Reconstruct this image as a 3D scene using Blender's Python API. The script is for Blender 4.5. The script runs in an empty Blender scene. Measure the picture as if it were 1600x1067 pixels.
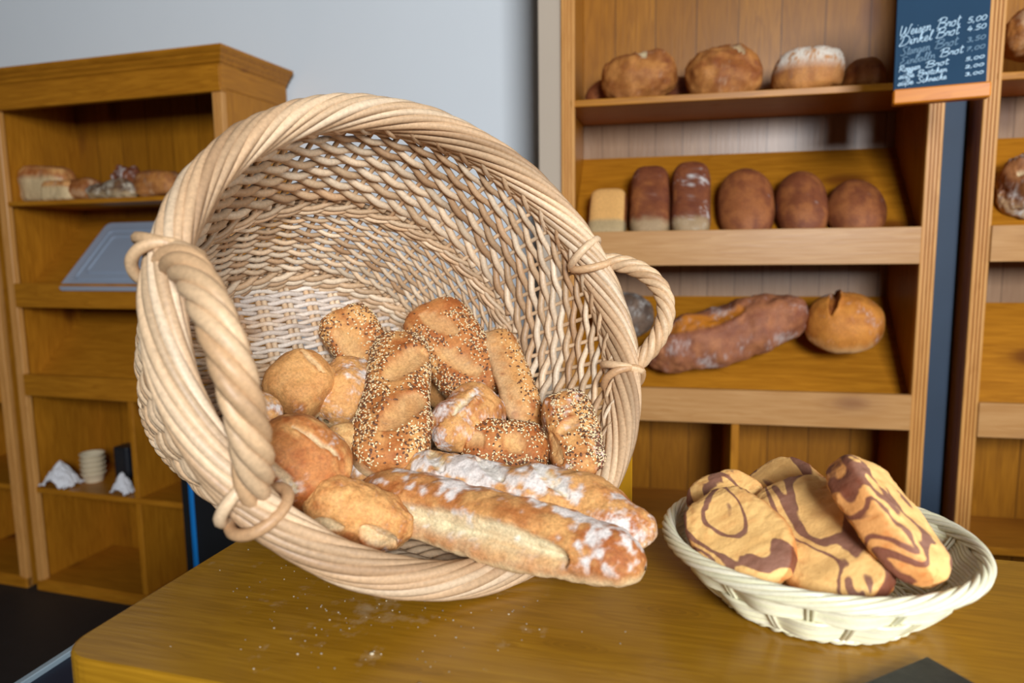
import bpy, math, random
import numpy as np
from mathutils import Matrix, Vector
random.seed(7); rng = np.random.default_rng(11)
sc = bpy.context.scene
COL = sc.collection
R = math.radians

# ------------------------------------------------------------------ camera, world, lights, exposure
CAM_H = 1.235; FPX = 1134.4; PITCH = R(7.46); ROLL = R(-0.72)
cd = bpy.data.cameras.new('camera'); cam = bpy.data.objects.new('camera', cd); COL.objects.link(cam)
cd.sensor_width = 36; cd.lens = 36 * FPX / 1600; cd.clip_start = .02
fw = np.array([0, math.cos(PITCH), -math.sin(PITCH)])
rt0 = np.array([1., 0, 0]); up0 = np.array([0, math.sin(PITCH), math.cos(PITCH)])
rt = rt0 * math.cos(ROLL) + up0 * math.sin(ROLL); up = up0 * math.cos(ROLL) - rt0 * math.sin(ROLL)
cam.matrix_world = Matrix(((rt[0], up[0], -fw[0], 0), (rt[1], up[1], -fw[1], 0), (rt[2], up[2], -fw[2], CAM_H), (0, 0, 0, 1)))
cd.dof.use_dof = True; cd.dof.focus_distance = 0.86; cd.dof.aperture_fstop = 4.0
sc.camera = cam
sc.view_settings.view_transform = 'Standard'; sc.view_settings.look = 'None'; sc.view_settings.gamma = 1
sc.view_settings.use_curve_mapping = False
sc.view_settings.exposure = -0.28
w = bpy.data.worlds.new('room_light'); sc.world = w; w.use_nodes = True
w.node_tree.nodes['Background'].inputs[0].default_value = (.62, .76, 1, 1)
w.node_tree.nodes['Background'].inputs[1].default_value = 0.45

def area(name, loc, target, sx, sy, power, colr):
    l = bpy.data.lights.new(name, 'AREA'); l.shape = 'RECTANGLE'; l.size = sx; l.size_y = sy
    l.energy = power; l.color = colr
    o = bpy.data.objects.new(name, l); COL.objects.link(o); o.location = loc
    o.rotation_euler = (Vector(target) - Vector(loc)).to_track_quat('-Z', 'Y').to_euler()
    return o
area('window_daylight', (.6, -2.52, 2.05), (.6, 3, 2.05), 1.1, 1.0, 262, (.90, .95, 1.0))
area('window_daylight_side', (3.22, -.1, 1.9), (0, -.1, 1.9), 1.1, 1.1, 62, (.93, .97, 1.0))
CAM = np.array([0, 0, CAM_H])
def ray(x, y): return fw + rt * (x - 800) / FPX - up * (y - 533.5) / FPX
def onz(x, y, z):
    d = ray(x, y); return CAM + d * (z - CAM_H) / d[2]
def atd(x, y, dist): return CAM + ray(x, y) * dist

# ------------------------------------------------------------------ helpers
def noise3(P, seed=0):
    P = np.asarray(P, float); I = np.floor(P).astype(np.int64); F = P - I; F = F * F * (3 - 2 * F)
    def h(ix, iy, iz):
        n = (ix * 374761393 + iy * 668265263 + iz * 2147483647 + seed * 1274126177) & 0xffffffff
        n = ((n ^ (n >> 13)) * 1274126177) & 0xffffffff
        n = n ^ (n >> 16)
        return (n & 0xffff) / 65535.
    r = 0
    for dx in (0, 1):
        for dy in (0, 1):
            for dz in (0, 1):
                wgt = (F[..., 0] if dx else 1 - F[..., 0]) * (F[..., 1] if dy else 1 - F[..., 1]) * (F[..., 2] if dz else 1 - F[..., 2])
                r = r + wgt * h(I[..., 0] + dx, I[..., 1] + dy, I[..., 2] + dz)
    return r
def fbm(P, seed=0, octs=4):
    P = np.asarray(P, float); r = 0; a = .5; t = 0
    for i in range(octs):
        r = r + a * noise3(P * 2 ** i + 17.3 * i, seed + i); t += a; a *= .5
    return r / t
def ss(x, a, b):
    t = np.clip((x - a) / (b - a), 0, 1); return t * t * (3 - 2 * t)
def srgb(*c):
    c = np.array(c, float) / 255.
    return np.where(c <= .04045, c / 12.92, ((c + .055) / 1.055) ** 2.4)
def mixc(a, b, t):
    return np.asarray(a) * (1 - t[..., None]) + np.asarray(b) * t[..., None]

def mesh(name, V, F, mat, parent=None, cols=None, smooth=True, M=None):
    me = bpy.data.meshes.new(name)
    V = np.asarray(V, float)
    me.from_pydata(V.tolist(), [], [tuple(int(i) for i in f) for f in F])
    if smooth: me.polygons.foreach_set('use_smooth', [True] * len(me.polygons))
    if cols is not None:
        a = me.color_attributes.new('Col', 'FLOAT_COLOR', 'POINT')
        c = np.ones((len(V), 4)); c[:, :3] = cols; a.data.foreach_set('color', c.ravel())
    for m in (mat if isinstance(mat, (list, tuple)) else [mat]): me.materials.append(m)
    me.update()
    o = bpy.data.objects.new(name, me); COL.objects.link(o)
    if parent is not None: o.parent = parent
    if M is not None: o.matrix_world = M
    return o
def tag(o, label=None, cat=None, group=None, kind=None):
    if label: o['label'] = label
    if cat: o['category'] = cat
    if group: o['group'] = group
    if kind: o['kind'] = kind
    return o
def empty(name, M, label, cat, group=None):
    o = bpy.data.objects.new(name, None); COL.objects.link(o); o.empty_display_size = .05
    o.matrix_world = M; return tag(o, label, cat, group)
def mat4(x, y, z, p):
    return Matrix(((x[0], y[0], z[0], p[0]), (x[1], y[1], z[1], p[1]), (x[2], y[2], z[2], p[2]), (0, 0, 0, 1)))
def unit(v): v = np.asarray(v, float); return v / np.linalg.norm(v)

class Acc:
    """collects vertices and faces of one mesh"""
    def __init__(s): s.V = []; s.F = []; s.C = []; s.n = 0
    def add(s, V, F, c=None):
        V = np.asarray(V, float); s.V.append(V)
        s.F += (np.asarray(F) + s.n).tolist() if len({len(f) for f in F}) == 1 else [[i + s.n for i in f] for f in F]
        if c is not None: s.C.append(np.broadcast_to(np.asarray(c, float), (len(V), 3)))
        s.n += len(V)
    def box(s, x0, x1, y0, y1, z0, z1, bev=.0015, c=None):
        b = min(bev, (x1 - x0) * .3, (y1 - y0) * .3, (z1 - z0) * .3)
        V = []; idx = {}
        for ix, (xa, sx) in enumerate(((x0, 1), (x1, -1))):
            for iy, (ya, sy) in enumerate(((y0, 1), (y1, -1))):
                for iz, (za, sz) in enumerate(((z0, 1), (z1, -1))):
                    for k in range(3):
                        p = [xa + sx * b, ya + sy * b, za + sz * b]; p[k] = (xa, ya, za)[k]
                        idx[ix, iy, iz, k] = len(V); V.append(p)
        F = []
        for k in range(3):
            a, c2 = [i for i in range(3) if i != k]
            for e in (0, 1):
                q = []
                for (i, j) in ((0, 0), (1, 0), (1, 1), (0, 1)):
                    t = [0, 0, 0]; t[k] = e; t[a] = i; t[c2] = j; q.append(idx[(*t, k)])
                F.append(q)
        for k in range(3):       # bevelled edges along axis k
            a, c2 = [i for i in range(3) if i != k]
            for i in (0, 1):
                for j in (0, 1):
                    t0 = [0, 0, 0]; t1 = [0, 0, 0]; t1[k] = 1
                    for t in (t0, t1): t[a] = i; t[c2] = j
                    F.append([idx[(*t0, a)], idx[(*t1, a)], idx[(*t1, c2)], idx[(*t0, c2)]])
        F += [[idx[i, j, k, 0], idx[i, j, k, 1], idx[i, j, k, 2]] for i in (0, 1) for j in (0, 1) for k in (0, 1)]
        V = np.array(V, float)
        V0 = s.n; s.V.append(V); s.F += [[i + V0 for i in f] for f in F]; s.n += len(V)
        if c is not None: s.C.append(np.broadcast_to(np.asarray(c, float), (len(V), 3)))
    def tube(s, P, rad, ref, k=6, closed=False, c=None, flat=1.0, cap=True):
        P = np.asarray(P, float); n = len(P)
        T = (np.roll(P, -1, 0) - np.roll(P, 1, 0)) if closed else np.gradient(P, axis=0)
        T /= np.linalg.norm(T, axis=1)[:, None] + 1e-12
        ref = np.broadcast_to(np.asarray(ref, float), P.shape)
        A = np.cross(T, ref); A /= np.linalg.norm(A, axis=1)[:, None] + 1e-12
        B = np.cross(A, T)
        rad = np.broadcast_to(np.asarray(rad, float), (n,))
        ph = np.arange(k) * 2 * np.pi / k
        V = P[:, None] + rad[:, None, None] * (np.cos(ph)[None, :, None] * A[:, None] + flat * np.sin(ph)[None, :, None] * B[:, None])
        i = np.arange(n if closed else n - 1)[:, None]; j = np.arange(k)[None]
        i2 = (i + 1) % n; j2 = (j + 1) % k
        F = np.stack([i * k + j + 0 * i2, i * k + j2, i2 * k + j2, i2 * k + j], -1).reshape(-1, 4)
        cc = None
        if c is not None:
            c = np.asarray(c, float); cc = np.repeat(c, k, 0) if c.ndim == 2 else c
        F = F.tolist()
        if cap and not closed: F += [list(range(k))[::-1], [(n - 1) * k + q for q in range(k)]]
        V0 = s.n; s.V.append(V.reshape(-1, 3)); s.F += [[a + V0 for a in f] for f in F]; s.n += n * k
        if cc is not None: s.C.append(np.broadcast_to(cc, (n * k, 3)))
    def build(s, name, mat, parent=None, smooth=True, M=None):
        V = np.concatenate(s.V); C = np.concatenate(s.C) if s.C else None
        o = mesh(name, V, s.F, mat, parent, C, smooth)
        if M is not None: o.matrix_world = M
        return o

# ------------------------------------------------------------------ materials
def newmat(name):
    m = bpy.data.materials.new(name); m.use_nodes = True
    nt = m.node_tree; return m, nt, nt.nodes['Principled BSDF']
def N(nt, t, **kw):
    n = nt.nodes.new(t)
    for k, v in kw.items():
        if k in n.inputs.keys() if hasattr(n.inputs, 'keys') else False: n.inputs[k].default_value = v
        else: setattr(n, k, v)
    return n
def ramp(nt, stops, interp='LINEAR'):
    n = nt.nodes.new('ShaderNodeValToRGB'); cr = n.color_ramp; cr.interpolation = interp
    while len(cr.elements) < len(stops): cr.elements.new(.5)
    for e, (p, c) in zip(cr.elements, stops): e.position = p; e.color = (*[float(x) for x in c], 1)
    return n
def mixn(nt, a, b, f, blend='MIX'):
    n = nt.nodes.new('ShaderNodeMix'); n.data_type = 'RGBA'; n.blend_type = blend
    for sock, v in ((n.inputs[0], f), (n.inputs[6], a), (n.inputs[7], b)):
        if hasattr(v, 'is_output'): nt.links.new(v, sock)
        elif isinstance(v, (int, float)): sock.default_value = v
        else: sock.default_value = (*[float(x) for x in v], 1)
    return n.outputs[2]
def wood(name, axis, light, dark, knotc, rough=.38, scale=1.0, knots=True, plank=None, spec=.22):
    """pine boards; grain runs along axis (0,1,2) of the object's coordinates"""
    m, nt, p = newmat(name); L = nt.links
    tc = N(nt, 'ShaderNodeTexCoord')
    mp = N(nt, 'ShaderNodeMapping'); s = [16 * scale] * 3; s[axis] = 1.1 * scale; mp.inputs['Scale'].default_value = s
    oi = N(nt, 'ShaderNodeObjectInfo'); ad = N(nt, 'ShaderNodeVectorMath', operation='ADD'); mu = N(nt, 'ShaderNodeVectorMath', operation='SCALE')
    L.new(oi.outputs['Random'], mu.inputs['Scale']); mu.inputs[0].default_value = (37, 53, 71)
    L.new(tc.outputs['Object'], ad.inputs[0]); L.new(mu.outputs[0], ad.inputs[1]); L.new(ad.outputs[0], mp.inputs['Vector'])
    n1 = N(nt, 'ShaderNodeTexNoise'); n1.inputs['Scale'].default_value = 1.5; n1.inputs['Detail'].default_value = 4; n1.inputs['Distortion'].default_value = .5
    L.new(mp.outputs[0], n1.inputs['Vector'])
    # annual rings: contour lines of the stretched noise
    mt = N(nt, 'ShaderNodeMath', operation='MULTIPLY'); mt.inputs[1].default_value = 9; L.new(n1.outputs['Fac'], mt.inputs[0])
    fr = N(nt, 'ShaderNodeMath', operation='FRACT'); L.new(mt.outputs[0], fr.inputs[0])
    rr = ramp(nt, [(0, (0, 0, 0)), (.55, (.35, .35, .35)), (.88, (1, 1, 1)), (1, (0, 0, 0))]); L.new(fr.outputs[0], rr.inputs[0])
    n2 = N(nt, 'ShaderNodeTexNoise'); n2.inputs['Scale'].default_value = 9; n2.inputs['Detail'].default_value = 3; L.new(mp.outputs[0], n2.inputs['Vector'])
    c1 = mixn(nt, light, dark, n2.outputs['Fac'])
    mm = N(nt, 'ShaderNodeMath', operation='MULTIPLY'); mm.inputs[1].default_value = .55; L.new(rr.outputs[0], mm.inputs[0])
    c2 = mixn(nt, c1, dark, mm.outputs[0])
    if knots:
        mk = N(nt, 'ShaderNodeMapping'); ks = [5.5] * 3; ks[axis] = 2.4; mk.inputs['Scale'].default_value = ks
        L.new(ad.outputs[0], mk.inputs['Vector'])
        vo = N(nt, 'ShaderNodeTexVoronoi'); vo.inputs['Scale'].default_value = 1.0; vo.inputs['Randomness'].default_value = 1; L.new(mk.outputs[0], vo.inputs['Vector'])
        kr = ramp(nt, [(0, (1, 1, 1)), (.11, (.7, .7, .7)), (.18, (.14, .14, .14)), (.27, (0, 0, 0))]); L.new(vo.outputs['Distance'], kr.inputs[0])
        c2 = mixn(nt, c2, knotc, kr.outputs[0])
    if plank:      # tongue and groove joints every `plank[1]` metres across axis plank[0]
        sx = N(nt, 'ShaderNodeSeparateXYZ'); L.new(tc.outputs['Object'], sx.inputs[0])
        dv = N(nt, 'ShaderNodeMath', operation='DIVIDE'); dv.inputs[1].default_value = plank[1]; L.new(sx.outputs[plank[0]], dv.inputs[0])
        f2 = N(nt, 'ShaderNodeMath', operation='FRACT'); L.new(dv.outputs[0], f2.inputs[0])
        pr = ramp(nt, [(0, (.8, .8, .8)), (.018, (.6, .6, .6)), (.035, (0, 0, 0))]); L.new(f2.outputs[0], pr.inputs[0])
        fl = N(nt, 'ShaderNodeMath', operation='FLOOR'); L.new(dv.outputs[0], fl.inputs[0])
        wn = N(nt, 'ShaderNodeTexWhiteNoise', noise_dimensions='1D'); L.new(fl.outputs[0], wn.inputs['W'])
        f3 = N(nt, 'ShaderNodeMath', operation='MULTIPLY'); f3.inputs[1].default_value = .45; L.new(wn.outputs['Value'], f3.inputs[0])
        c2 = mixn(nt, c2, dark, f3.outputs[0])
        c2 = mixn(nt, c2, np.asarray(knotc) * .25, pr.outputs[0])
    L.new(c2, p.inputs['Base Color']); p.inputs['Roughness'].default_value = rough
    p.inputs['Specular IOR Level'].default_value = spec
    bp = N(nt, 'ShaderNodeBump'); bp.inputs['Strength'].default_value = .12; bp.inputs['Distance'].default_value = .002
    L.new(n2.outputs['Fac'], bp.inputs['Height']); L.new(bp.outputs[0], p.inputs['Normal'])
    return m
PL, PD, PK = srgb(196, 130, 34), srgb(140, 84, 14), srgb(92, 44, 14)
W_X = wood('pine_grain_x', 0, PL, PD, PK)
W_Z = wood('pine_grain_z', 2, PL, PD, PK)
W_Y = wood('pine_grain_y', 1, PL, PD, PK)
W_BACK = wood('pine_back_boards', 2, srgb(182, 120, 28), srgb(126, 76, 12), PK, plank=(0, .115))
W_PALE = wood('pale_boards', 2, srgb(166, 134, 104), srgb(134, 102, 76), srgb(100, 70, 50), plank=(0, .078), rough=.3)  # paler, less saturated boards from the lower lip up to the flat shelf
W_LIP = wood('pine_lip', 0, srgb(196, 150, 98), srgb(166, 116, 64), srgb(104, 60, 44), rough=.33)  # right units' lips: cool reflection worked into a paler, greyer pine colour
W_STILE = wood('pine_stile', 2, srgb(216, 160, 92), srgb(178, 120, 58), PK, knots=False)
W_TABLE = wood('table_wood', 0, srgb(176, 128, 30), srgb(130, 88, 14), srgb(100, 62, 12), rough=.26, scale=1.6, spec=.5)
# a plain, slightly mottled material
def plain(name, c, rough=.6, var=.06, sc_=30, metallic=0, spec=.4, bump=0, trans=0, alpha=1):
    m, nt, p = newmat(name); L = nt.links
    tc = N(nt, 'ShaderNodeTexCoord'); n = N(nt, 'ShaderNodeTexNoise'); n.inputs['Scale'].default_value = sc_; n.inputs['Detail'].default_value = 4
    L.new(tc.outputs['Object'], n.inputs['Vector']); c = np.asarray(c, float)
    L.new(mixn(nt, c * (1 - var), np.clip(c * (1 + var), 0, 1), n.outputs['Fac']), p.inputs['Base Color'])
    p.inputs['Roughness'].default_value = rough; p.inputs['Metallic'].default_value = metallic
    p.inputs['Specular IOR Level'].default_value = spec; p.inputs['Transmission Weight'].default_value = trans; p.inputs['Alpha'].default_value = alpha
    if bump:
        b = N(nt, 'ShaderNodeBump'); b.inputs['Strength'].default_value = bump; b.inputs['Distance'].default_value = .003
        L.new(n.outputs['Fac'], b.inputs['Height']); L.new(b.outputs[0], p.inputs['Normal'])
    return m
def vcol(name, rough=.6, spec=.3, nscale=200, bump=.3, dist=.001, var=.15, coat=0, sss=0):
    """takes the surface's own colour from the mesh and adds fine procedural mottling"""
    m, nt, p = newmat(name); L = nt.links
    at = N(nt, 'ShaderNodeAttribute', attribute_name='Col'); tc = N(nt, 'ShaderNodeTexCoord')
    n = N(nt, 'ShaderNodeTexNoise'); n.inputs['Scale'].default_value = nscale; n.inputs['Detail'].default_value = 5; n.inputs['Roughness'].default_value = .65
    L.new(tc.outputs['Object'], n.inputs['Vector'])
    r = ramp(nt, [(.25, (1 - var * 2,) * 3), (.7, (1 + var * .6,) * 3)]); L.new(n.outputs['Fac'], r.inputs[0])
    L.new(mixn(nt, at.outputs['Color'], r.outputs[0], 1.0, 'MULTIPLY'), p.inputs['Base Color'])
    p.inputs['Roughness'].default_value = rough; p.inputs['Specular IOR Level'].default_value = spec
    if sss: p.inputs['Subsurface Weight'].default_value = sss; p.inputs['Subsurface Scale'].default_value = .004; p.inputs['Subsurface Radius'].default_value = (1, .5, .25)
    b = N(nt, 'ShaderNodeBump'); b.inputs['Strength'].default_value = bump; b.inputs['Distance'].default_value = dist
    L.new(n.outputs['Fac'], b.inputs['Height']); L.new(b.outputs[0], p.inputs['Normal'])
    return m
M_WALL = plain('white_plaster', srgb(222, 226, 229), rough=.85, var=.015, sc_=6, spec=.2)
M_BLUE = plain('dark_blue_paint', srgb(38, 56, 76), rough=.6, var=.15, sc_=9)
M_FLOOR = plain('dark_floor', srgb(30, 32, 34), rough=.55, var=.25, sc_=25)
M_WICK = vcol('wicker', rough=.48, spec=.4, nscale=260, bump=.25, dist=.0006, var=.14)
M_BREAD = vcol('bread_crust', rough=.62, spec=.28, nscale=330, bump=.55, dist=.0013, var=.2)
M_SEED = vcol('seed', rough=.45, spec=.4, nscale=900, bump=.1, dist=.0002, var=.08)
M_RAFFIA = vcol('cream_cane', rough=.26, spec=.6, nscale=300, bump=.1, dist=.0004, var=.06)

# ------------------------------------------------------------------ setting
TZ = 0.9026
def frame(P, t):
    u = np.array([math.cos(t), -math.sin(t), 0]); n = np.array([math.sin(t), math.cos(t), 0])
    return mat4(u, n, (0, 0, 1), P), u, n
LP = np.array([-1.7613, 2.5438, 0]); LM, LU, LN = frame(LP, R(17.06))
RP = np.array([.1344, 1.9433, 0]); RM, RU, RN = frame(RP, R(12.3))
WM, WU, WN = frame(LP + LN * .352, R(16.5))
a = Acc(); a.box(-2.2, 4.6, 0, .12, 0, 2.9, bev=.001)
tag(a.build('wall_back', M_WALL, smooth=False, M=WM), kind='structure')
a = Acc(); a.box(-3.6, 4.5, -2.6, 4.2, -.05, 0, bev=.001)
tag(a.build('floor', M_FLOOR, smooth=False), kind='structure')

M_WALL2 = plain('greige_plaster', srgb(84, 76, 68), rough=.85, var=.02, sc_=6, spec=.2)
# the rest of the room behind and beside the camera, with a window in the front and one in the right wall
def wall_open(name, boxes):
    a = Acc()
    for b in boxes: a.box(*b, bev=.001)
    tag(a.build(name, M_WALL2, smooth=False), kind='structure')
wall_open('ceiling', [(-3.6, 4.5, -2.75, 4.2, 2.86, 2.96)])
wall_open('wall_left', [(-3.5, -3.38, -2.6, 4.1, 0, 2.9)])
wall_open('wall_front', [(-3.5, 0, -2.72, -2.6, 0, 2.9), (1.2, 4.4, -2.72, -2.6, 0, 2.9), (0, 1.2, -2.72, -2.6, 0, 1.5), (0, 1.2, -2.72, -2.6, 2.6, 2.9)])
wall_open('wall_right', [(3.3, 3.42, -2.6, -.7, 0, 2.9), (3.3, 3.42, .5, 3.4, 0, 2.9), (3.3, 3.42, -.7, .5, 0, 1.3), (3.3, 3.42, -.7, .5, 2.5, 2.9)])

# ------------------------------------------------------------------ shelf units
def fluted(a, x0, x1, y0, y1, z0, z1):
    """stile board with three grooves on its front (y0) face"""
    w_ = x1 - x0; prof = [(x0, y1), (x0, y0 + .002), (x0 + .002, y0)]
    for k in range(3):
        cx = x0 + w_ * (.27 + .23 * k); g = w_ * .055
        prof += [(cx - g, y0), (cx - g * .5, y0 + .004), (cx + g * .5, y0 + .004), (cx + g, y0)]
    prof += [(x1 - .002, y0), (x1, y0 + .002), (x1, y1)]
    n = len(prof); V = [(x, y, z) for z in (z0, z1) for x, y in prof]
    F = [[i, (i + 1) % n, n + (i + 1) % n, n + i] for i in range(n)] + [list(range(n))[::-1], list(range(n, 2 * n))]
    a.V.append(np.array(V)); a.F += [[i + a.n for i in f] for f in F]; a.n += 2 * n
def part(name, mat, root, *boxes, smooth=False, bev=.0015):
    a = Acc()
    for b in boxes: a.box(*b, bev=bev)
    o = a.build(name, mat, smooth=smooth); o.parent = root; return o
def slope_board(name, mat, root, x0, x1, yf, zf, yb, zb, th=.016):
    d = unit((0, yb - yf, zb - zf)); n = np.array([0, -d[2], d[1]]); L_ = math.hypot(yb - yf, zb - zf)
    a = Acc(); a.box(x0, x1, 0, L_, -th, 0); V = np.concatenate(a.V)
    V = np.array([0, yf, zf]) + V[:, :1] * np.array([1, 0, 0]) + V[:, 1:2] * d + V[:, 2:] * n
    a.V = [V]; o = a.build(name, mat, smooth=False); o.parent = root; return o
def cornice(root, x0, x1, yb, z0, z1, out=.035):
    prof = [(0, 0), (.003, .0), (.006, .12), (.012, .2), (.012, .3), (.018, .42), (.022, .5), (.022, .58), (.03, .72), (out, .85), (out, 1), (0, 1)]
    a = Acc(); V = []
    for (o_, h) in prof:
        z = z0 + (z1 - z0) * h
        V += [(x0 - o_, yb, z), (x0 - o_, -o_, z), (x1 + o_, -o_, z), (x1 + o_, yb, z)]
    F = []
    for i in range(len(prof) - 1):
        for k in range(3): F.append([i * 4 + k, i * 4 + k + 1, i * 4 + k + 5, i * 4 + k + 4])
    F.append([len(V) - 4, len(V) - 3, len(V) - 2, len(V) - 1]); F.append([3, 2, 1, 0])
    a.V = [np.array(V)]; a.F = F; a.n = len(V)
    o = a.build('cornice', W_X, smooth=False); o.parent = root
def shelf_unit(M, W_, H, D, label, sh1, lip2, lip3, cub, div, base, top=True, pale=False, rise=.30, group='pine bread shelf units along the wall'):
    r = empty('bread_shelf_unit', M, label, 'shelf', group)
    sw = .035
    for x in (0, W_ - .022): part('side_panel', W_Z, r, (x, x + .022, .02, D, 0, H))
    for x in (0, W_ - sw):
        a = Acc(); fluted(a, x, x + sw, 0, .02, 0, H); o = a.build('stile', W_STILE, smooth=False); o.parent = r
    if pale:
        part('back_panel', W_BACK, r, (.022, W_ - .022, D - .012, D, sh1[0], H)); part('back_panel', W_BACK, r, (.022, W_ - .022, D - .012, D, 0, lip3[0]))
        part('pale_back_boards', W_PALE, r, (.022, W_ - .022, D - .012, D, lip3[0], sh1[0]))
    else: part('back_panel', W_BACK, r, (.022, W_ - .022, D - .012, D, 0, H))
    xi, xo = .022, W_ - .022
    if top:
        part('frieze_board', W_X, r, (0, W_, -.004, .016, H - .105, H - .03), (-.004, W_ + .004, -.008, .02, H - .115, H - .103),)
        part('top_board', W_X, r, (0, W_, .016, D, H - .03, H - .01))
        part('side_frieze', W_Y, r, (-.004, 0, .0, D, H - .105, H - .03))
        part('side_frieze', W_Y, r, (W_, W_ + .004, 0, D, H - .105, H - .03))
        cornice(r, 0, W_, D, H - .04, H + .012)
    part('shelf_board', W_X, r, (xi, xo, .004, D - .012, sh1[0], sh1[1]))
    for (z0, z1) in (lip2, lip3):
        part('lip_board', W_LIP if pale else W_X, r, (sw, W_ - sw, -.004, .014, z0, z1))
        slope_board('sloping_board', W_X, r, xi, xo, .014, z0 + .012, D - .014, z0 + .012 + rise)
    part('shelf_board', W_X, r, (xi, xo, .004, D - .012, cub[0], cub[1]))
    for x in div: part('divider', W_Z, r, (x, x + .02, .004, D - .012, base, cub[0]), (x, x + .02, .004, D - .012, cub[1], lip3[0]))
    part('bottom_board', W_X, r, (xi, xo, .0, D - .012, base - .018, base))
    part('plinth', W_X, r, (0, W_, -.004, .02, 0, base - .006))
    return r
shelf_unit(LM, .935, 1.825, .335, 'pine shelf unit with moulded cornice, left of the wicker basket, holding a frosted lidded tray',
           (1.393, 1.408), (1.046, 1.129), (.733, .809), (.373, .393), (.478,), .043)
LM2, _, _ = frame(LP - LU * (.935 + .05) , R(17.06))
shelf_unit(LM2, .935, 1.80, .335, 'pine shelf unit cut off by the left edge of the picture',
           (1.35, 1.365), (1.0, 1.08), (.70, .78), (.373, .393), (.478,), .043)
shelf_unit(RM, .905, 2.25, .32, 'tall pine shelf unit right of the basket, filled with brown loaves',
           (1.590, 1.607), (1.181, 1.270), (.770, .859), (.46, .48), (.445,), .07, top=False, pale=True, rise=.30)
RM2, _, _ = frame(RP + RU * .985, R(12.3))
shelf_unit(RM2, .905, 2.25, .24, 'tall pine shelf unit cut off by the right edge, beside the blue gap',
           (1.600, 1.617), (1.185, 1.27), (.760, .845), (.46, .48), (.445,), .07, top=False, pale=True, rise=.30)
def loc(M, x, y, z): return np.array(M @ Vector((x, y, z)))
# warm greige upright strip, full height, beside the tall right unit
M_GRG = plain('warm_greige', srgb(176, 160, 142), rough=.8, var=.03, sc_=6, spec=.2)
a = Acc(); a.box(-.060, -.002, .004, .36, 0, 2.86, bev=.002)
tag(a.build('greige_strip', M_GRG, smooth=False, M=RM), kind='structure')
# dark blue board filling the gap between the two right units
a = Acc(); a.box(.9055, .976, .075, .095, 0, 2.25, bev=.001)
tag(a.build('trim_1', M_BLUE, smooth=False, M=RM), kind='structure')

# ------------------------------------------------------------------ table
TT = R(16.0); tu = np.array([math.cos(TT), -math.sin(TT), 0]); tn = np.array([math.sin(TT), math.cos(TT), 0])
TP = onz(78, 1022, TZ)              # front left corner
TM = mat4(tu, tn, (0, 0, 1), (TP[0], TP[1], 0))
TL, TD, th = 1.9, .402, .032
def rounded_slab(L_, D_, r, z0, z1, bev=.003, seg=8):
    pts = []
    for cx, cy, a0 in ((r, r, 180), (L_ - r, r, 270), (L_ - r, D_ - r, 0), (r, D_ - r, 90)):
        for k in range(seg + 1):
            t = R(a0 + 90 * k / seg); pts.append((cx, cy, math.cos(t), math.sin(t)))
    rings = []
    for z, ins in ((z0, bev), (z0 + bev, 0), (z1 - bev, 0), (z1 - bev * .3, bev * .3), (z1, bev)):
        rings.append([(cx + (r - ins) * c, cy + (r - ins) * s_, z) for cx, cy, c, s_ in pts])
    V = [p for q in rings for p in q]; n = len(pts)
    F = [[i * n + j, i * n + (j + 1) % n, (i + 1) * n + (j + 1) % n, (i + 1) * n + j] for i in range(4) for j in range(n)]
    F += [list(range(n))[::-1], [4 * n + j for j in range(n)]]
    return V, F
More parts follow.
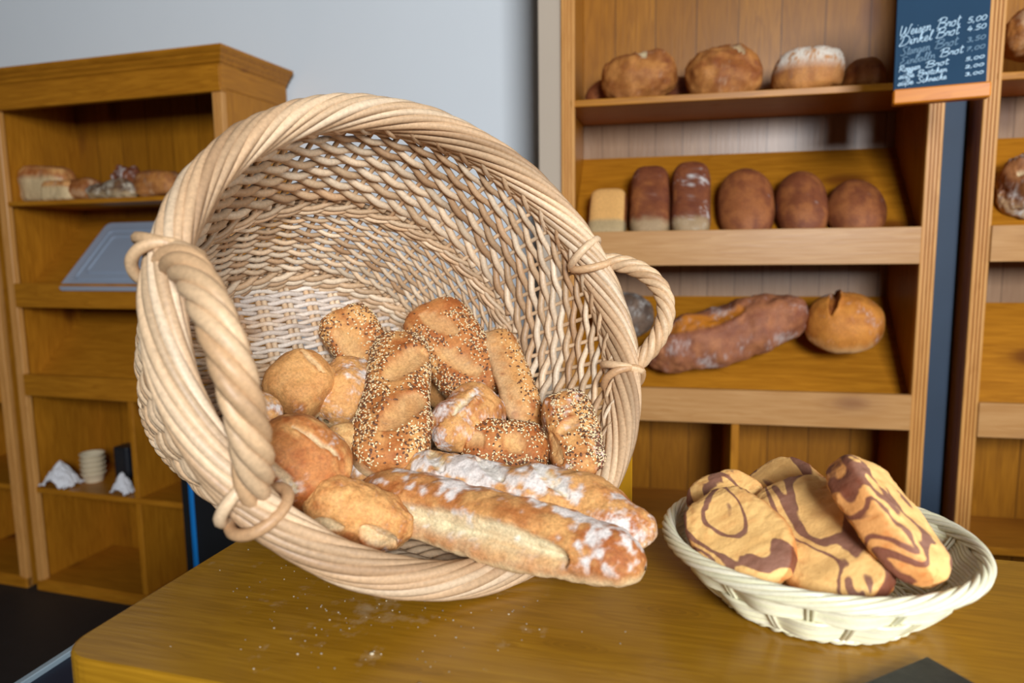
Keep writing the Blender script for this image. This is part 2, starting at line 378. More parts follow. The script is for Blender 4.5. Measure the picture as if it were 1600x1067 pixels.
def table_marks(m):
    nt = m.node_tree; L = nt.links; p = nt.nodes['Principled BSDF']; src = p.inputs['Base Color'].links[0].from_socket
    tc = N(nt, 'ShaderNodeTexCoord')
    nz = N(nt, 'ShaderNodeTexNoise'); nz.inputs['Scale'].default_value = 9; L.new(tc.outputs['Object'], nz.inputs['Vector'])
    col = src
    for (px, py, rx_, ry_) in ((1050, 955, .045, .016), (1240, 905, .03, .01), (620, 1040, .06, .012), (900, 1010, .04, .012)):
        q = np.array(TM.inverted() @ Vector(onz(px, py, TZ)))
        mp = N(nt, 'ShaderNodeMapping'); mp.inputs['Scale'].default_value = (1 / rx_, 1 / ry_, 0); mp.inputs['Location'].default_value = (-q[0] / rx_, -q[1] / ry_, 0)
        L.new(tc.outputs['Object'], mp.inputs['Vector']); le = N(nt, 'ShaderNodeVectorMath', operation='LENGTH'); L.new(mp.outputs[0], le.inputs[0])
        ad = N(nt, 'ShaderNodeMath', operation='MULTIPLY_ADD'); ad.inputs[1].default_value = .5; L.new(nz.outputs['Fac'], ad.inputs[0]); L.new(le.outputs['Value'], ad.inputs[2])
        fr = N(nt, 'ShaderNodeMath', operation='MULTIPLY'); fr.inputs[1].default_value = 4.2; L.new(ad.outputs[0], fr.inputs[0])
        f2 = N(nt, 'ShaderNodeMath', operation='FRACT'); L.new(fr.outputs[0], f2.inputs[0])
        fo = ramp(nt, [(0, (.55, .55, .55)), (.45, (.35, .35, .35)), (.62, (0, 0, 0))]); sc2 = N(nt, 'ShaderNodeMath', operation='MULTIPLY'); sc2.inputs[1].default_value = .55; L.new(ad.outputs[0], sc2.inputs[0]); L.new(sc2.outputs[0], fo.inputs[0])
        mu = N(nt, 'ShaderNodeMath', operation='MULTIPLY'); L.new(f2.outputs[0], mu.inputs[0]); L.new(fo.outputs[0], mu.inputs[1])
        col = mixn(nt, col, srgb(106, 66, 14), mu.outputs[0])
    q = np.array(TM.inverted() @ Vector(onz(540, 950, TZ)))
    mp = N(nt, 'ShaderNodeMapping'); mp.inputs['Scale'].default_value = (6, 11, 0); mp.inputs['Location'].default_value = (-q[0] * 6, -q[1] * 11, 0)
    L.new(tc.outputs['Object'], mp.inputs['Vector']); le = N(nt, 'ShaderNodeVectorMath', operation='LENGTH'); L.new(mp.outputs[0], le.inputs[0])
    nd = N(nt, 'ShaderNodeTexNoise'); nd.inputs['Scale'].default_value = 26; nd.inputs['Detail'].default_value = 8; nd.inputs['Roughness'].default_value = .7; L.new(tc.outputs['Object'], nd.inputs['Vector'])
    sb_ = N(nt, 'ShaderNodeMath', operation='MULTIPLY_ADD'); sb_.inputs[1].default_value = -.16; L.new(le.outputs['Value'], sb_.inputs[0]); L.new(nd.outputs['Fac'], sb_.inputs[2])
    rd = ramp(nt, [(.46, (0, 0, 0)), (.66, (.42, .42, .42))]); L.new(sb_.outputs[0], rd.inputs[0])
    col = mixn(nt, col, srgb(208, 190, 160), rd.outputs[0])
    L.new(col, p.inputs['Base Color'])
tb = empty('sales_counter', TM, 'narrow varnished wooden counter with rounded corner carrying both baskets', 'counter')
V, F = rounded_slab(TL, TD, .035, TZ - th, TZ)
W_TOP = W_TABLE.copy(); W_TOP.name = 'counter_top_wood'; table_marks(W_TOP)
o = mesh('counter_top', V, F, W_TOP, tb, smooth=False)
part('front_panel', W_TABLE, tb, (.012, TL - .03, .014, .032, 0, TZ - th))
part('side_panel', W_TABLE, tb, (.012, .03, .032, TD - .03, 0, TZ - th))
part('back_panel', W_TABLE, tb, (.03, TL - .03, TD - .048, TD - .03, 0, TZ - th))

# ------------------------------------------------------------------ big wicker basket
bn = np.array([.63296836, -.66290311, .39988812]); bu = np.array([.72324807, .69058832, 0]); bv = np.cross(bn, bu)
BC = np.array([-.0704, .7641, 1.1510])
BM = mat4(bu, bv, bn, BC); BMi = np.array(BM.inverted())
BL = .307; RX, RY = .28, .2527; bx, by = .197, .148; SX, SY = -.0102, .0225
wb = empty('wicker_basket', BM, 'large oval natural wicker basket tipped on its side and spilling out bread', 'basket')
NS = 48
def wc(t):   # centre and radii at height t (0 base .. 1 rim)
    bulge = .012 * np.sin(np.pi * np.clip(t, 0, 1))
    return SX * (1 - t), SY * (1 - t), -BL * (1 - t), bx + (RX - .002 - bx) * t + bulge, by + (RY - .002 - by) * t + bulge
def wp(th_, t, off):
    cx, cy, z, rx, ry = wc(t)
    return np.stack([cx + (rx + off) * np.cos(th_), cy + (ry + off) * np.sin(th_), z + 0 * th_], -1)
def rad_ref(th_): return np.stack([np.cos(th_), np.sin(th_), 0 * th_], -1)
WC0, WC1, WC2 = srgb(210, 176, 138), srgb(180, 140, 102), srgb(222, 198, 168)
def wcol(n=None):
    k = random.random(); c = WC0 * (1 - k) + (WC1 if random.random() < .5 else WC2) * k
    return c * random.uniform(.78, 1.07)
def streak(c, s, seed):
    """colour changes along a rod"""
    s = np.asarray(s, float); q = noise3(np.stack([s, 0 * s + seed * 1.7, 0 * s], -1), seed)
    return c[None] * (0.84 + .28 * q[:, None]) * np.array([1, 1, 1])
a = Acc()
for i in range(NS):      # stakes
    t = np.linspace(.0, 1.0, 24); th_ = np.full(24, 2 * np.pi * i / NS)
    a.tube(wp(th_, t, 0), .0030, np.array([-math.sin(th_[0]), math.cos(th_[0]), 0]), 6, c=wcol())
def randing(t0, t1, pitch, rad, sub=6):
    nst = int(round((t1 - t0) * BL / pitch))
    for k in range(NS):
        j = np.arange(-.6, nst + .6, 1 / sub); t = np.clip(t0 + (t1 - t0) * j / nst, t0 - .006, t1 + .006)
        th_ = 2 * np.pi * (j + k) / NS
        jit = random.uniform(-.0007, .0007)
        off = (rad * .6 + .0013) * np.cos(np.pi * (j)) + jit
        tt = t + (.0009 / BL) * np.sin(j * 2.1 + k * 1.3) + random.uniform(-.0006, .0006) / BL
        r_ = rad * np.interp(j, [-.6, nst * .5, nst + .6], [1.12, 1.0, .78])
        a.tube(wp(th_, tt, off), r_, rad_ref(th_), 7, c=streak(wcol(), j * .5, k + int(t0 * 100)))
def wale(t, rad, rows=1, step=.0, sub=5, amp=None):
    for q in range(rows):
        for s_ in range(3):
            j = np.arange(0, NS, 1 / sub); th_ = 2 * np.pi * j / NS; ph = 2 * np.pi * (j + s_) / 3
            A_ = amp or rad + .0022
            off = A_ * np.cos(ph); tt = t + q * step / BL + (rad * .75 / BL) * np.sin(ph)
            a.tube(wp(th_, tt, off), rad, rad_ref(th_), 7, closed=True, c=streak(wcol(), np.minimum(j, NS - j) * .4, s_ + 5 * q))
wale(.018, .0042, 3, .0085)
randing(.105, .44, .0062, .0033)
wale(.462, .0034, 2, .0068)
randing(.52, .915, .0098, .0046)
wale(.935, .0036, 2, .0075)
sw_ = a.build('wall_weave', M_WICK, wb)
# base: parallel sticks and rows
a = Acc()
zb = -BL + .002
inner = lambda x, f=1.: by * f * np.sqrt(np.maximum(0, 1 - (x / (bx * f)) ** 2))
sp = .0365; xs = np.arange(-5, 6) * sp
for x in xs:
    h = inner(np.array([x]))[0]
    if h < .03: continue
    for dx in (-.0042, .0042):
        y = np.linspace(-h, h, 30); a.tube(np.stack([x + dx + SX + 0 * y, y + SY, zb + .0012 + 0 * y], -1), .0042, (1, 0, 0), 6, c=wcol())
row = 0; yy = -by + .006
while yy < by - .004:
    hx = bx * math.sqrt(max(0, 1 - (yy / by) ** 2)) - .002
    x = np.arange(-hx, hx, .0036)
    z = zb + .0045 * np.cos(np.pi * x / sp + (np.pi if row % 2 else 0)); wob = .0009 * np.sin(x * 60 + row * 1.9) + .0006 * np.cos(2 * np.pi * x / sp)
    y_ = yy + wob
    c = streak(wcol(), x * 25, row)
    flour = ss(fbm(np.stack([x * 14, y_ * 14, 0 * x], -1), 5), .5, .66)[:, None] * .55
    a.tube(np.stack([x + SX, y_ + SY, z], -1),   .0034 * random.uniform(.88, 1.1), (0, 0, 1), 7, c=c * (1 - flour) + srgb(228, 222, 214) * flour)
    row += 1; yy += .0060
a.build('base_weave', M_WICK, wb)
# foot ring round the base
a = Acc()
for s_ in range(4):
    j = np.arange(0, 240); th_ = 2 * np.pi * j / 240; ph = 2 * np.pi * (j / 240 * 20 + s_ / 4)
    P = wp(th_, 0 * th_, .005 + .005 * np.cos(ph)); P[:, 2] += -.003 + .005 * np.sin(ph)
    a.tube(P, .0042, rad_ref(th_), 7, closed=True, c=streak(wcol(), np.minimum(j, 240 - j) * .1, s_))
a.build('foot_border', M_WICK, wb)
# rim border: many rods wound round a core
a = Acc(); MS = 13; n_ = 720; j = np.arange(n_); th_ = 2 * np.pi * j / n_
for s_ in range(MS):
    ph = 4.0 * th_ + 2 * np.pi * s_ / MS + .25 * np.sin(3 * th_)
    ah, av = .0135, .0185
    rx = RX + ah * np.cos(ph); ry = RY + ah * np.cos(ph)
    P = np.stack([rx * np.cos(th_), ry * np.sin(th_), av * np.sin(ph)], -1)
    nx = np.stack([np.cos(th_) * np.cos(ph), np.sin(th_) * np.cos(ph), np.sin(ph)], -1)
    a.tube(P, .0049 * (1 + .16 * np.sin(th_ * 4 + s_ * 2.2)), nx, 8, closed=True, c=streak(wcol(), np.minimum(j, n_ - j) * .03, s_ + 31))
# rod tips turned down over the inside of the rim
for i in range(NS):
    t0 = 2 * np.pi * i / NS; s_ = np.linspace(0, 1, 12)
    th2 = t0 + s_ * .17; off = -.003 - .012 * np.sin(s_ * np.pi * .8); z_ = -.030 + .034 * s_
    P = np.stack([(RX + off) * np.cos(th2), (RY + off) * np.sin(th2), z_], -1)
    a.tube(P, .0042 * (1 - .35 * s_), rad_ref(th2), 7, c=wcol())
a.build('rim_border', M_WICK, wb)
# handles
def handle(sign, t_half, hgt, rope, leanv=.03, sh=.62):
    a = Acc(); n = 260; s_ = np.linspace(0, 1, n)
    base = -.03 if sign > 0 else np.pi + .09
    ang = base + np.interp(s_, [0, 1], [-t_half, t_half])
    arch = np.sin(np.pi * s_) ** sh
    lean = leanv * arch
    P = np.stack([(RX + .002 + lean) * np.cos(ang), (RY + .002 + lean) * np.sin(ang), -.012 + (hgt + .012) * arch], -1)
    T = np.gradient(P, axis=0); T /= np.linalg.norm(T, axis=1)[:, None]
    ref = rad_ref(ang); A_ = np.cross(T, ref); A_ /= np.linalg.norm(A_, axis=1)[:, None]; B_ = np.cross(A_, T)
    L_ = np.concatenate([[0], np.cumsum(np.linalg.norm(np.diff(P, axis=0), axis=1))])
    for q in range(5):
        ph = 2 * np.pi * (L_ / (.085 if sign > 0 else .12) + q / 5)
        Q = P + rope * .62 * (np.cos(ph)[:, None] * A_ + np.sin(ph)[:, None] * B_)
        a.tube(Q, rope * .46, np.cos(ph)[:, None] * A_ + np.sin(ph)[:, None] * B_, 8, c=streak((wcol() * .4 + WC0 * .58) * np.array([1.0, .94, .86]), L_ * 40, q + 3))
    h = a.build('handle', M_WICK, wb)
    # bindings: the rope's rods lashed round the rim
    for e in (-1, 1):
        for k, dt in enumerate((-.03, .035)):
            a = Acc(); c0 = base + e * (t_half + .02) + e * dt
            s2 = np.linspace(0, 2 * np.pi, 40); ang2 = c0 + .035 * np.sin(s2) * (1 if k else -1)
            rr_ = .0235
            rx = RX + rr_ * 1.08 * np.cos(s2); ry = RY + rr_ * 1.08 * np.cos(s2)
            Q = np.stack([rx * np.cos(ang2), ry * np.sin(ang2), rr_ * .98 * np.sin(s2) - .002], -1)
            nx = np.stack([np.cos(ang2) * np.cos(s2), np.sin(ang2) * np.cos(s2), np.sin(s2)], -1)
            a.tube(Q[:-1], .0052, nx[:-1], 8, closed=True, c=wcol() * np.array([1.0, .94, .86]))
            a.build('lashing', M_WICK, h)
handle(1, .30, .062, .0115)
handle(-1, .42, .085, .0150, -.012, .5)

# ------------------------------------------------------------------ breads
CR = dict(gold=srgb(218, 160, 96), tan=srgb(206, 140, 78), brown=srgb(166, 92, 42), dark=srgb(112, 58, 30), pale=srgb(228, 198, 150), flour=srgb(238, 234, 228), crumb=srgb(232, 212, 168))
def orient(P0, P1, upv):
    P0 = np.asarray(P0, float); P1 = np.asarray(P1, float); X = unit(P1 - P0); Z = np.asarray(upv, float); Z = unit(Z - X * (Z @ X)); Y = np.cross(Z, X)
    return mat4(X, Y, Z, (P0 + P1) / 2), np.linalg.norm(P1 - P0)
def tocam(P, k=.5):
    return unit(unit(CAM - np.asarray(P)) * k + np.array([0, 0, 1]) * (1 - k))
def loaf(name, P0, P1, wd, ht, upv, label, cat, group=None, nu=120, nv=80, pw=2.6, taper=(1, 1), waist=0, bend=0, boxy=1.0,
         lump=.10, slashes=(), flour=.2, brown=.4, pale_side=.5, dark=0, seed=1, seeds=0, seedmask=None, palette=None, flat=.45,
         cols=None, stripes=None, topflour=None, seedtone=.5, rough_d=.0, slash_mix=1.2, plan=None):
    M, L_ = orient(P0, P1, upv)
    pal = dict(CR); pal.update(palette or {})
    uu = (1 - np.cos(np.linspace(0, np.pi, nu))) - 1; vv = np.linspace(0, 2 * np.pi, nv, endpoint=False)
    U, Vv = np.meshgrid(uu, vv, indexing='ij')
    prof = np.maximum(0, 1 - np.abs(U) ** pw) ** (plan or (1 / 2.0 if pw < 3 else 1 / 2.2))
    tp = np.interp(U, [-1, 1], taper) * (1 - waist * np.cos(U * np.pi * .5) ** 2)
    cy, sz = np.cos(Vv), np.sin(Vv)
    e1 = 1 / boxy if boxy >= 1 else boxy
    Yc = np.sign(cy) * np.abs(cy) ** (e1) ; Zc = np.sign(sz) * np.abs(sz) ** (e1)
    bot = np.where(Zc < 0, flat, 1.0)
    x = U * L_ / 2; y = Yc * wd / 2 * prof * tp; z = Zc * ht * .6 * bot * (prof ** .8) * np.interp(U, [-1, 1], [1, 1])
    y = y + bend * L_ * (1 - U ** 2)
    # surface in direction of local normal (approx)
    nrm = np.stack([U ** 5 * .9, cy, sz], -1); nrm /= np.linalg.norm(nrm, axis=-1)[..., None]
    Pn = np.stack([x, y, z], -1); sc1 = 1 / max(wd, .01)
    d = (fbm(Pn * sc1 * 1.5 + seed * 9.1, seed, 3) - .5) * lump * ht * 1.8
    d += (fbm(Pn * sc1 * 9 + seed * 3.3, seed + 4, 3) - .5) * lump * ht * .36 + (fbm(Pn * 260, seed + 7, 2) - .5) * rough_d
    top = ss(nrm[..., 2], .05, .55)
    yn = y / (wd / 2); xn = U
    sl = np.zeros_like(U); lipm = np.zeros_like(U)
    for (x0, y0, x1, y1, ww, dp) in slashes:
        ax = (x1 - x0) * L_ / 2; ay = (y1 - y0) * wd / 2
        px_ = (xn - x0) * L_ / 2; py_ = (yn - y0) * wd / 2
        tt = np.clip((px_ * ax + py_ * ay) / (ax * ax + ay * ay), 0, 1)
        cr_ = (px_ * ay - py_ * ax) / math.hypot(ax, ay)
        wloc = ww * (np.sqrt(np.maximum(0, 1 - (2 * tt - 1) ** 2)) * .9 + .1) * (1 + .35 * (fbm(Pn * 90, seed + 3, 2) - .5))
        dist = np.hypot(px_ - tt * ax, py_ - tt * ay)
        q = dist / np.maximum(wloc, 1e-5)
        ins = (1 - ss(q, .75, 1.1)) * top
        sl = np.maximum(sl, ins); d = d - dp * ins * (1 - .6 * q.clip(0, 1)) + dp * .45 * np.exp(-((q - 1.25) / .28) ** 2) * top * (cr_ > 0)
        lipm = np.maximum(lipm, np.exp(-((q - 1.2) / .22) ** 2) * top * (cr_ > 0))
    Pn = Pn + nrm * d[..., None]
    # colours of the crust
    n1 = fbm(Pn * sc1 * 2.6 + 5 + seed, seed + 11, 4); n2 = fbm(Pn * sc1 * 8 + seed, seed + 21, 4); n3 = fbm(Pn * 380 + seed, seed + 31, 2)
    n4 = fbm(Pn * sc1 * np.array([2.0, 7.5, 7.5]) + seed * 2, seed + 41, 4)
    base = mixc(pal['gold'], pal['brown'], ss(n1 * .35 + n2 * .25 + n4 * .4 + (brown - .5) * .5, .42, .60))
    base = mixc(base, pal['tan'], ss(n2, .35, .6) * .5)
    base = mixc(base, pal['dark'], ss(n1 * .4 + n2 * .6 + dark * .5, .62, .84) * .8)
    side = (1 - ss(nrm[..., 2] + (n2 - .5) * .5, -.25, .35)) * pale_side
    base = mixc(base, pal['pale'], side)
    base = mixc(base, pal['brown'], np.clip(lipm * .8, 0, 1))
    base = mixc(base, pal['crumb'], np.clip(sl * (.55 + 1.1 * (n4 - .5)) * slash_mix, 0, 1))
    fl = ss(n1 * .5 + n2 * .35 + n3 * .25 + (flour - .5) * .55, .50, .72)
    if topflour is not None: fl = np.maximum(fl, topflour(xn, yn, n1, n2, n3) * top)
    base = mixc(base, pal['flour'], np.clip(fl, 0, 1) * .78)
    if cols is not None: base = cols(base, xn, yn, Zc, n1, n2, nrm, pal)
    i = np.arange(nu - 1)[:, None]; j = np.arange(nv)[None]; j2 = (j + 1) % nv
    F = np.stack([i * nv + j + 0 * j2, (i + 1) * nv + j, (i + 1) * nv + j2, i * nv + j2], -1).reshape(-1, 4)[:, ::-1]
    o = mesh(name, Pn.reshape(-1, 3), F, M_BREAD, None, base.reshape(-1, 3), True, M)
    tag(o, label, cat, group)
    if seeds:
        A_ = Acc(); ico = seed_shape(); placed = 0; tries = 0
        r_ = np.random.default_rng(seed * 13 + 5)
        while placed < seeds and tries < seeds * 12:
            tries += 1
            iu = r_.integers(4, nu - 5); iv = r_.integers(0, nv)
            if top[iu, iv] < .3 or sl[iu, iv] > .25: continue
            area_w = prof[iu, iv] * math.sqrt(max(0.02, 1 - uu[iu] ** 2))
            if r_.random() > area_w: continue
            if seedmask is not None and r_.random() > seedmask(xn[iu, iv], yn[iu, iv], n1[iu, iv], n2[iu, iv]): continue
            p = Pn[iu, iv]; q1 = Pn[iu + 1, iv] - Pn[iu - 1, iv]; q2 = Pn[iu, (iv + 1) % nv] - Pn[iu, iv - 1]
            nn = np.cross(q1, q2); ln = np.linalg.norm(nn)
            if ln < 1e-12: continue
            nn /= ln
            if nn @ nrm[iu, iv] < 0: nn = -nn
            t1 = unit(q1 + 1e-9); an = r_.random() * np.pi; t2 = np.cross(nn, t1)
            X = t1 * math.cos(an) + t2 * math.sin(an); X = unit(X + nn * r_.normal() * .18); Y = unit(np.cross(nn, X)); Z = np.cross(X, Y)
            p = p + (t1 * r_.normal() + t2 * r_.normal()) * .0009
            if r_.random() < seedtone: s3 = (.0016, .00098, .0005); c = srgb(238, 214, 166) * r_.uniform(.82, 1.05)
            else: s3 = (.0020, .0011, .0005); c = srgb(104, 66, 44) * r_.uniform(.6, 1.25)
            Vs = p + nn * .0005 + ico[0][:, :1] * X * s3[0] + ico[0][:, 1:2] * Y * s3[1] + ico[0][:, 2:] * Z * s3[2]
            A_.V.append(Vs); A_.F += (ico[1] + A_.n).tolist(); A_.C.append(np.broadcast_to(c, Vs.shape)); A_.n += len(Vs); placed += 1
        so = A_.build('seed_topping', M_SEED); so.parent = o; so['kind'] = 'stuff'; so['label'] = 'sesame and dark linseed scattered on the crust'
    return o
_ico = None
def seed_shape():
    global _ico
    if _ico is None:
        V = [(1, 0, 0), (-1, 0, 0)]
        for x, r_ in ((.55, .85), (-.2, 1.0), (-.7, .6)):
            for k in range(6): V.append((x, r_ * math.cos(k * math.pi / 3), r_ * math.sin(k * math.pi / 3)))
        F = []
        for k in range(6):
            k2 = (k + 1) % 6
            F += [(0, 2 + k, 2 + k2), (2 + k, 8 + k, 8 + k2), (2 + k, 8 + k2, 2 + k2), (8 + k, 14 + k, 14 + k2), (8 + k, 14 + k2, 8 + k2), (1, 14 + k2, 14 + k)]
        _ico = (np.array(V, float), np.array(F))
    return _ico

def inb(x, y, nz):
    """point on the line of sight whose depth inside the basket is nz (0 = rim plane)"""
    d = ray(x, y); Q = BC + bn * nz
    return CAM + d * (((Q - CAM) @ bn) / (d @ bn))
G_B = 'baguettes spilling from the wicker basket'; G_S = 'seeded bread rolls in the wicker basket'; G_R = 'plain bread rolls in the wicker basket'
# front baguette
def fl_bag(a_, b_):
    return lambda x, y, n1, n2, n3: ss(n1 * .45 + n2 * .55 + .22 * np.exp(-((y - .25) / .45) ** 2), a_, b_)
P0 = onz(560, 772, .972); P1 = onz(1005, 887, .955)
loaf('baguette', P0, P1, .078, .062, tocam((P0 + P1) / 2, .35), 'front baguette with pale split along its near side, sticking out over the rim', 'baguette', G_B,
     nu=260, nv=110, pw=3.6, taper=(.95, 1.0), lump=.14, slashes=((-.66, -.84, .64, -.80, .013, .012), ), slash_mix=1.5, flour=.16, brown=.62, pale_side=.9, seed=3,
     topflour=lambda x, y, n1, n2, n3: ss(n1 * .4 + n2 * .6 + .17 * np.exp(-((y - .55) / .4) ** 2) + .12 * np.exp(-((x - .72) / .2) ** 2 - ((y - .1) / .5) ** 2), .55, .68))
P0 = onz(625, 742, .985); P1 = onz(1028, 832, .972)
loaf('baguette', P0, P1, .076, .062, tocam((P0 + P1) / 2, .4), 'floury baguette with raised scores, just behind the front baguette', 'baguette', G_B,
     nu=240, nv=110, pw=3.4, taper=(.95, 1.0), lump=.16, slashes=((-.75, .5, -.5, -.35, .008, .005), (-.35, .55, -.02, -.3, .008, .005), (.1, .5, .45, -.3, .007, .004)), flour=.42, brown=.5, pale_side=.5, seed=5, dark=.1,
     topflour=lambda x, y, n1, n2, n3: ss(n1 * .4 + n2 * .6 + .12 * np.exp(-((y + .1) / .5) ** 2) - .2 * ss(x, .4, .75), .49, .62))
P0 = inb(515, 742, -.17); P1 = inb(690, 775, -.11)
loaf('baguette', P0, P1, .062, .05, tocam((P0 + P1) / 2, .5), 'short floury piece of baguette lying left of the two long ones', 'baguette', G_B,
     nu=140, nv=90, pw=3.0, lump=.14, flour=.4, brown=.45, seed=8, topflour=fl_bag(.48, .6))

def roll(p0, n0, p1, n1, wd, ht, label, seed, k=.75, **kw):
    P0 = inb(*p0, n0); P1 = inb(*p1, n1); mid = (P0 + P1) / 2
    sd = kw.pop('side', 0)
    upv = unit(tocam(mid, 1.0) * .3 + rt) if sd else tocam(mid, k)
    seeded = kw.get('seeds', 0) > 0
    kw.setdefault('pw', 5.0 if seeded else 2.5); kw.setdefault('slash_mix', .8 if seeded else 1.2)
    if seeded: kw['palette'] = dict(dict(crumb=srgb(224, 184, 126)), **kw.get('palette', {})); kw['boxy'] = 1.6; kw.setdefault('plan', .34)
    return loaf('seeded_roll' if seeded else 'bread_roll', P0, P1, wd, ht, upv, label, 'bread roll', G_S if seeded else G_R, nu=150, nv=100, seed=seed, **kw)
# plain rolls
roll((436, 575), -.23, (502, 640), -.20, .088, .075, 'smooth golden roll lying against the basket base, upper left of the pile', 12, flour=.12, brown=.3, slash_mix=.7, slashes=((-.6, .55, .5, .6, .004, .003),), lump=.16, pale_side=.95, pw=3.2, boxy=1.2)
roll((512, 655), -.205, (566, 575), -.215, .084, .066, 'floury crumpled roll tucked between the golden roll and the large seeded roll', 14, flour=.42, brown=.3, lump=.22)
roll((385, 655), -.13, (425, 645), -.14, .05, .045, 'small floury roll end showing above the big brown roll', 15, flour=.5, brown=.4)
roll((405, 668), -.10, (528, 775), -.09, .092, .066, 'big brown bubbly roll against the left rim of the basket', 16, flour=.24, brown=.62, lump=.16, slash_mix=.8, slashes=((-.5, -.5, .3, -.62, .004, .003), (-.6, .35, .5, .5, .003, .003)), pw=3.2, boxy=1.25)
roll((470, 680), -.135, (530, 745), -.125, .055, .05, 'floury roll edge hidden behind the big brown roll', 18, flour=.5, brown=.25)
roll((518, 668), -.16, (560, 730), -.15, .055, .048, 'small smooth pale roll left of the large seeded roll', 20, flour=.15, brown=.15, lump=.08, palette=dict(gold=srgb(232, 186, 122)))
roll((474, 778), -.075, (640, 832), -.045, .066, .058, 'golden split roll in front, resting on the rim left of the baguettes', 22, flour=.2, brown=.38, slashes=((.05, -.62, .8, -.6, .008, .008), (-.8, -.72, -.2, -.7, .004, .004)), pale_side=.7, lump=.2, pw=2.6)
roll((682, 696), -.12, (770, 628), -.125, .072, .056, 'small floury roll with a folded crust in the centre of the pile', 24, flour=.46, brown=.5, lump=.3, pw=2.8, slashes=((-.6, .2, .2, .3, .004, .004),))
# rolls at the bottom of the pile
for k_, (p0_, n0_, p1_, n1_) in enumerate((((470, 690), -.26, (560, 700), -.26), ((560, 640), -.27, (640, 660), -.26), ((690, 560), -.27, (700, 640), -.24), ((560, 730), -.20, (640, 740), -.20), ((770, 650), -.18, (780, 720), -.15), ((480, 700), -.19, (520, 745), -.17))):
    roll(p0_, n0_, p1_, n1_, .08, .06, 'plain roll at the bottom of the pile, almost covered by the other bread', 140 + k_, flour=.3, brown=.4)
# seeded rolls
sm = lambda x, y, a_, b_: 1.0
roll((628, 532), -.185, (606, 742), -.105, .086, .052, 'large front seeded roll with two diagonal cuts, centre of the basket', 31, seeds=1700, flour=.05, brown=.6,
     slashes=((-.62, .75, -.05, -.3, .017, .006), (.1, .75, .68, -.25, .016, .006)), lump=.12, taper=(.88, 1.12), waist=.06, pale_side=.8, plan=.3, seedtone=.55)
roll((530, 492), -.265, (596, 600), -.235, .082, .058, 'seeded roll farthest back, leaning on the basket base', 33, seeds=750, flour=.05, brown=.55, boxy=1.3, lump=.12,
     slashes=((-.5, -.5, .5, -.3, .012, .005),), taper=(1.05, .8), seedtone=.6)
roll((664, 482), -.215, (762, 620), -.155, .100, .056, 'seeded roll lying behind and right of the large seeded roll', 35, seeds=1150, flour=.08, brown=.6, boxy=1.3, lump=.10,
     slashes=((-.75, -.3, -.1, .25, .014, .005), (-.05, -.5, .75, .1, .013, .005)), seedtone=.55, pale_side=.8,
     seedmask=lambda x, y, a_, b_: 1.0 if x > -.55 else .12)
roll((766, 526), -.160, (818, 672), -.098, .058, .058, 'seeded roll standing on edge and showing its smooth underside', 37, k=.15, side=.9, seeds=350, flour=.05, brown=.35, boxy=1.3, lump=.06, pale_side=.45, seedtone=.6,
     palette=dict(pale=srgb(206, 178, 140)))
roll((722, 705), -.115, (852, 712), -.06, .075, .052, 'dark seeded roll half buried behind the floury baguette', 39, seeds=800, flour=.03, brown=.7, boxy=1.2, lump=.12, dark=.1,
     slashes=((-.9, .2, -.5, .1, .012, .004), (-.02, .35, .42, -.1, .013, .004)), seedtone=.6)
roll((878, 622), -.045, (914, 748), -.012, .064, .052, 'seeded roll standing at the right rim of the basket', 41, k=.7, seeds=800, flour=.34, brown=.55, boxy=1.3, lump=.14,
     slashes=((-.02, -.9, .75, -.75, .006, .004), (-.1, .3, .1, -.6, .008, .004)), seedtone=.6, pale_side=.8, seedmask=lambda x, y, a_, b_: .9 if abs(x) < .95 and y > -.5 else .1)

# ------------------------------------------------------------------ small cane basket with marbled cakes
SB = np.array([.283, .652, TZ]); SR, SBR, SH = .135, .086, .058
sb = empty('bread_basket', mat4(tu, tn, (0, 0, 1), SB), 'small round cream cane basket holding marbled cakes, on the counter', 'basket')
a = Acc(); NB = 22
def sprof(t): return SBR + (SR - SBR) * (t ** .8)
CC = srgb(236, 230, 200)
def ccol(): return CC * random.uniform(.86, 1.06) * np.array([1, random.uniform(.97, 1.01), random.uniform(.88, 1.0)])
rows = 19
for q in range(rows):
    t = .06 + .84 * q / (rows - 1)
    j = np.arange(0, NB, 1 / 8.); th_ = 2 * np.pi * j / NB
    off = .0036 * np.cos(np.pi * j) * (1 if q < 9 else -1)
    r_ = sprof(t) + off
    a.tube(np.stack([r_ * np.cos(th_), r_ * np.sin(th_), .004 + SH * t + 0 * th_], -1), .00235, rad_ref(th_), 6, closed=True, c=ccol())
a.build('woven_side', M_RAFFIA, sb)
a = Acc()
for k in range(NB):
    t = np.linspace(0, .98, 12); r_ = sprof(t); th0 = 2 * np.pi * k / NB
    for dt in (-.018, .018):
        a.tube(np.stack([r_ * np.cos(th0 + dt), r_ * np.sin(th0 + dt), .004 + SH * t], -1), .0016, (-math.sin(th0), math.cos(th0), 0), 6, c=ccol())
a.build('uprights', M_RAFFIA, sb)
a = Acc()
for s_ in range(7):
    j = np.arange(0, 440); th_ = 2 * np.pi * j / 440; ph = 2 * np.pi * (j / 440 * 6 + s_ / 7)
    r_ = SR + .0045 * np.cos(ph)
    a.tube(np.stack([r_ * np.cos(th_), r_ * np.sin(th_), SH + .001 + .0052 * np.sin(ph)], -1), .0024, rad_ref(th_), 7, closed=True, c=ccol())
a.build('rim_border', M_RAFFIA, sb)
a = Acc()
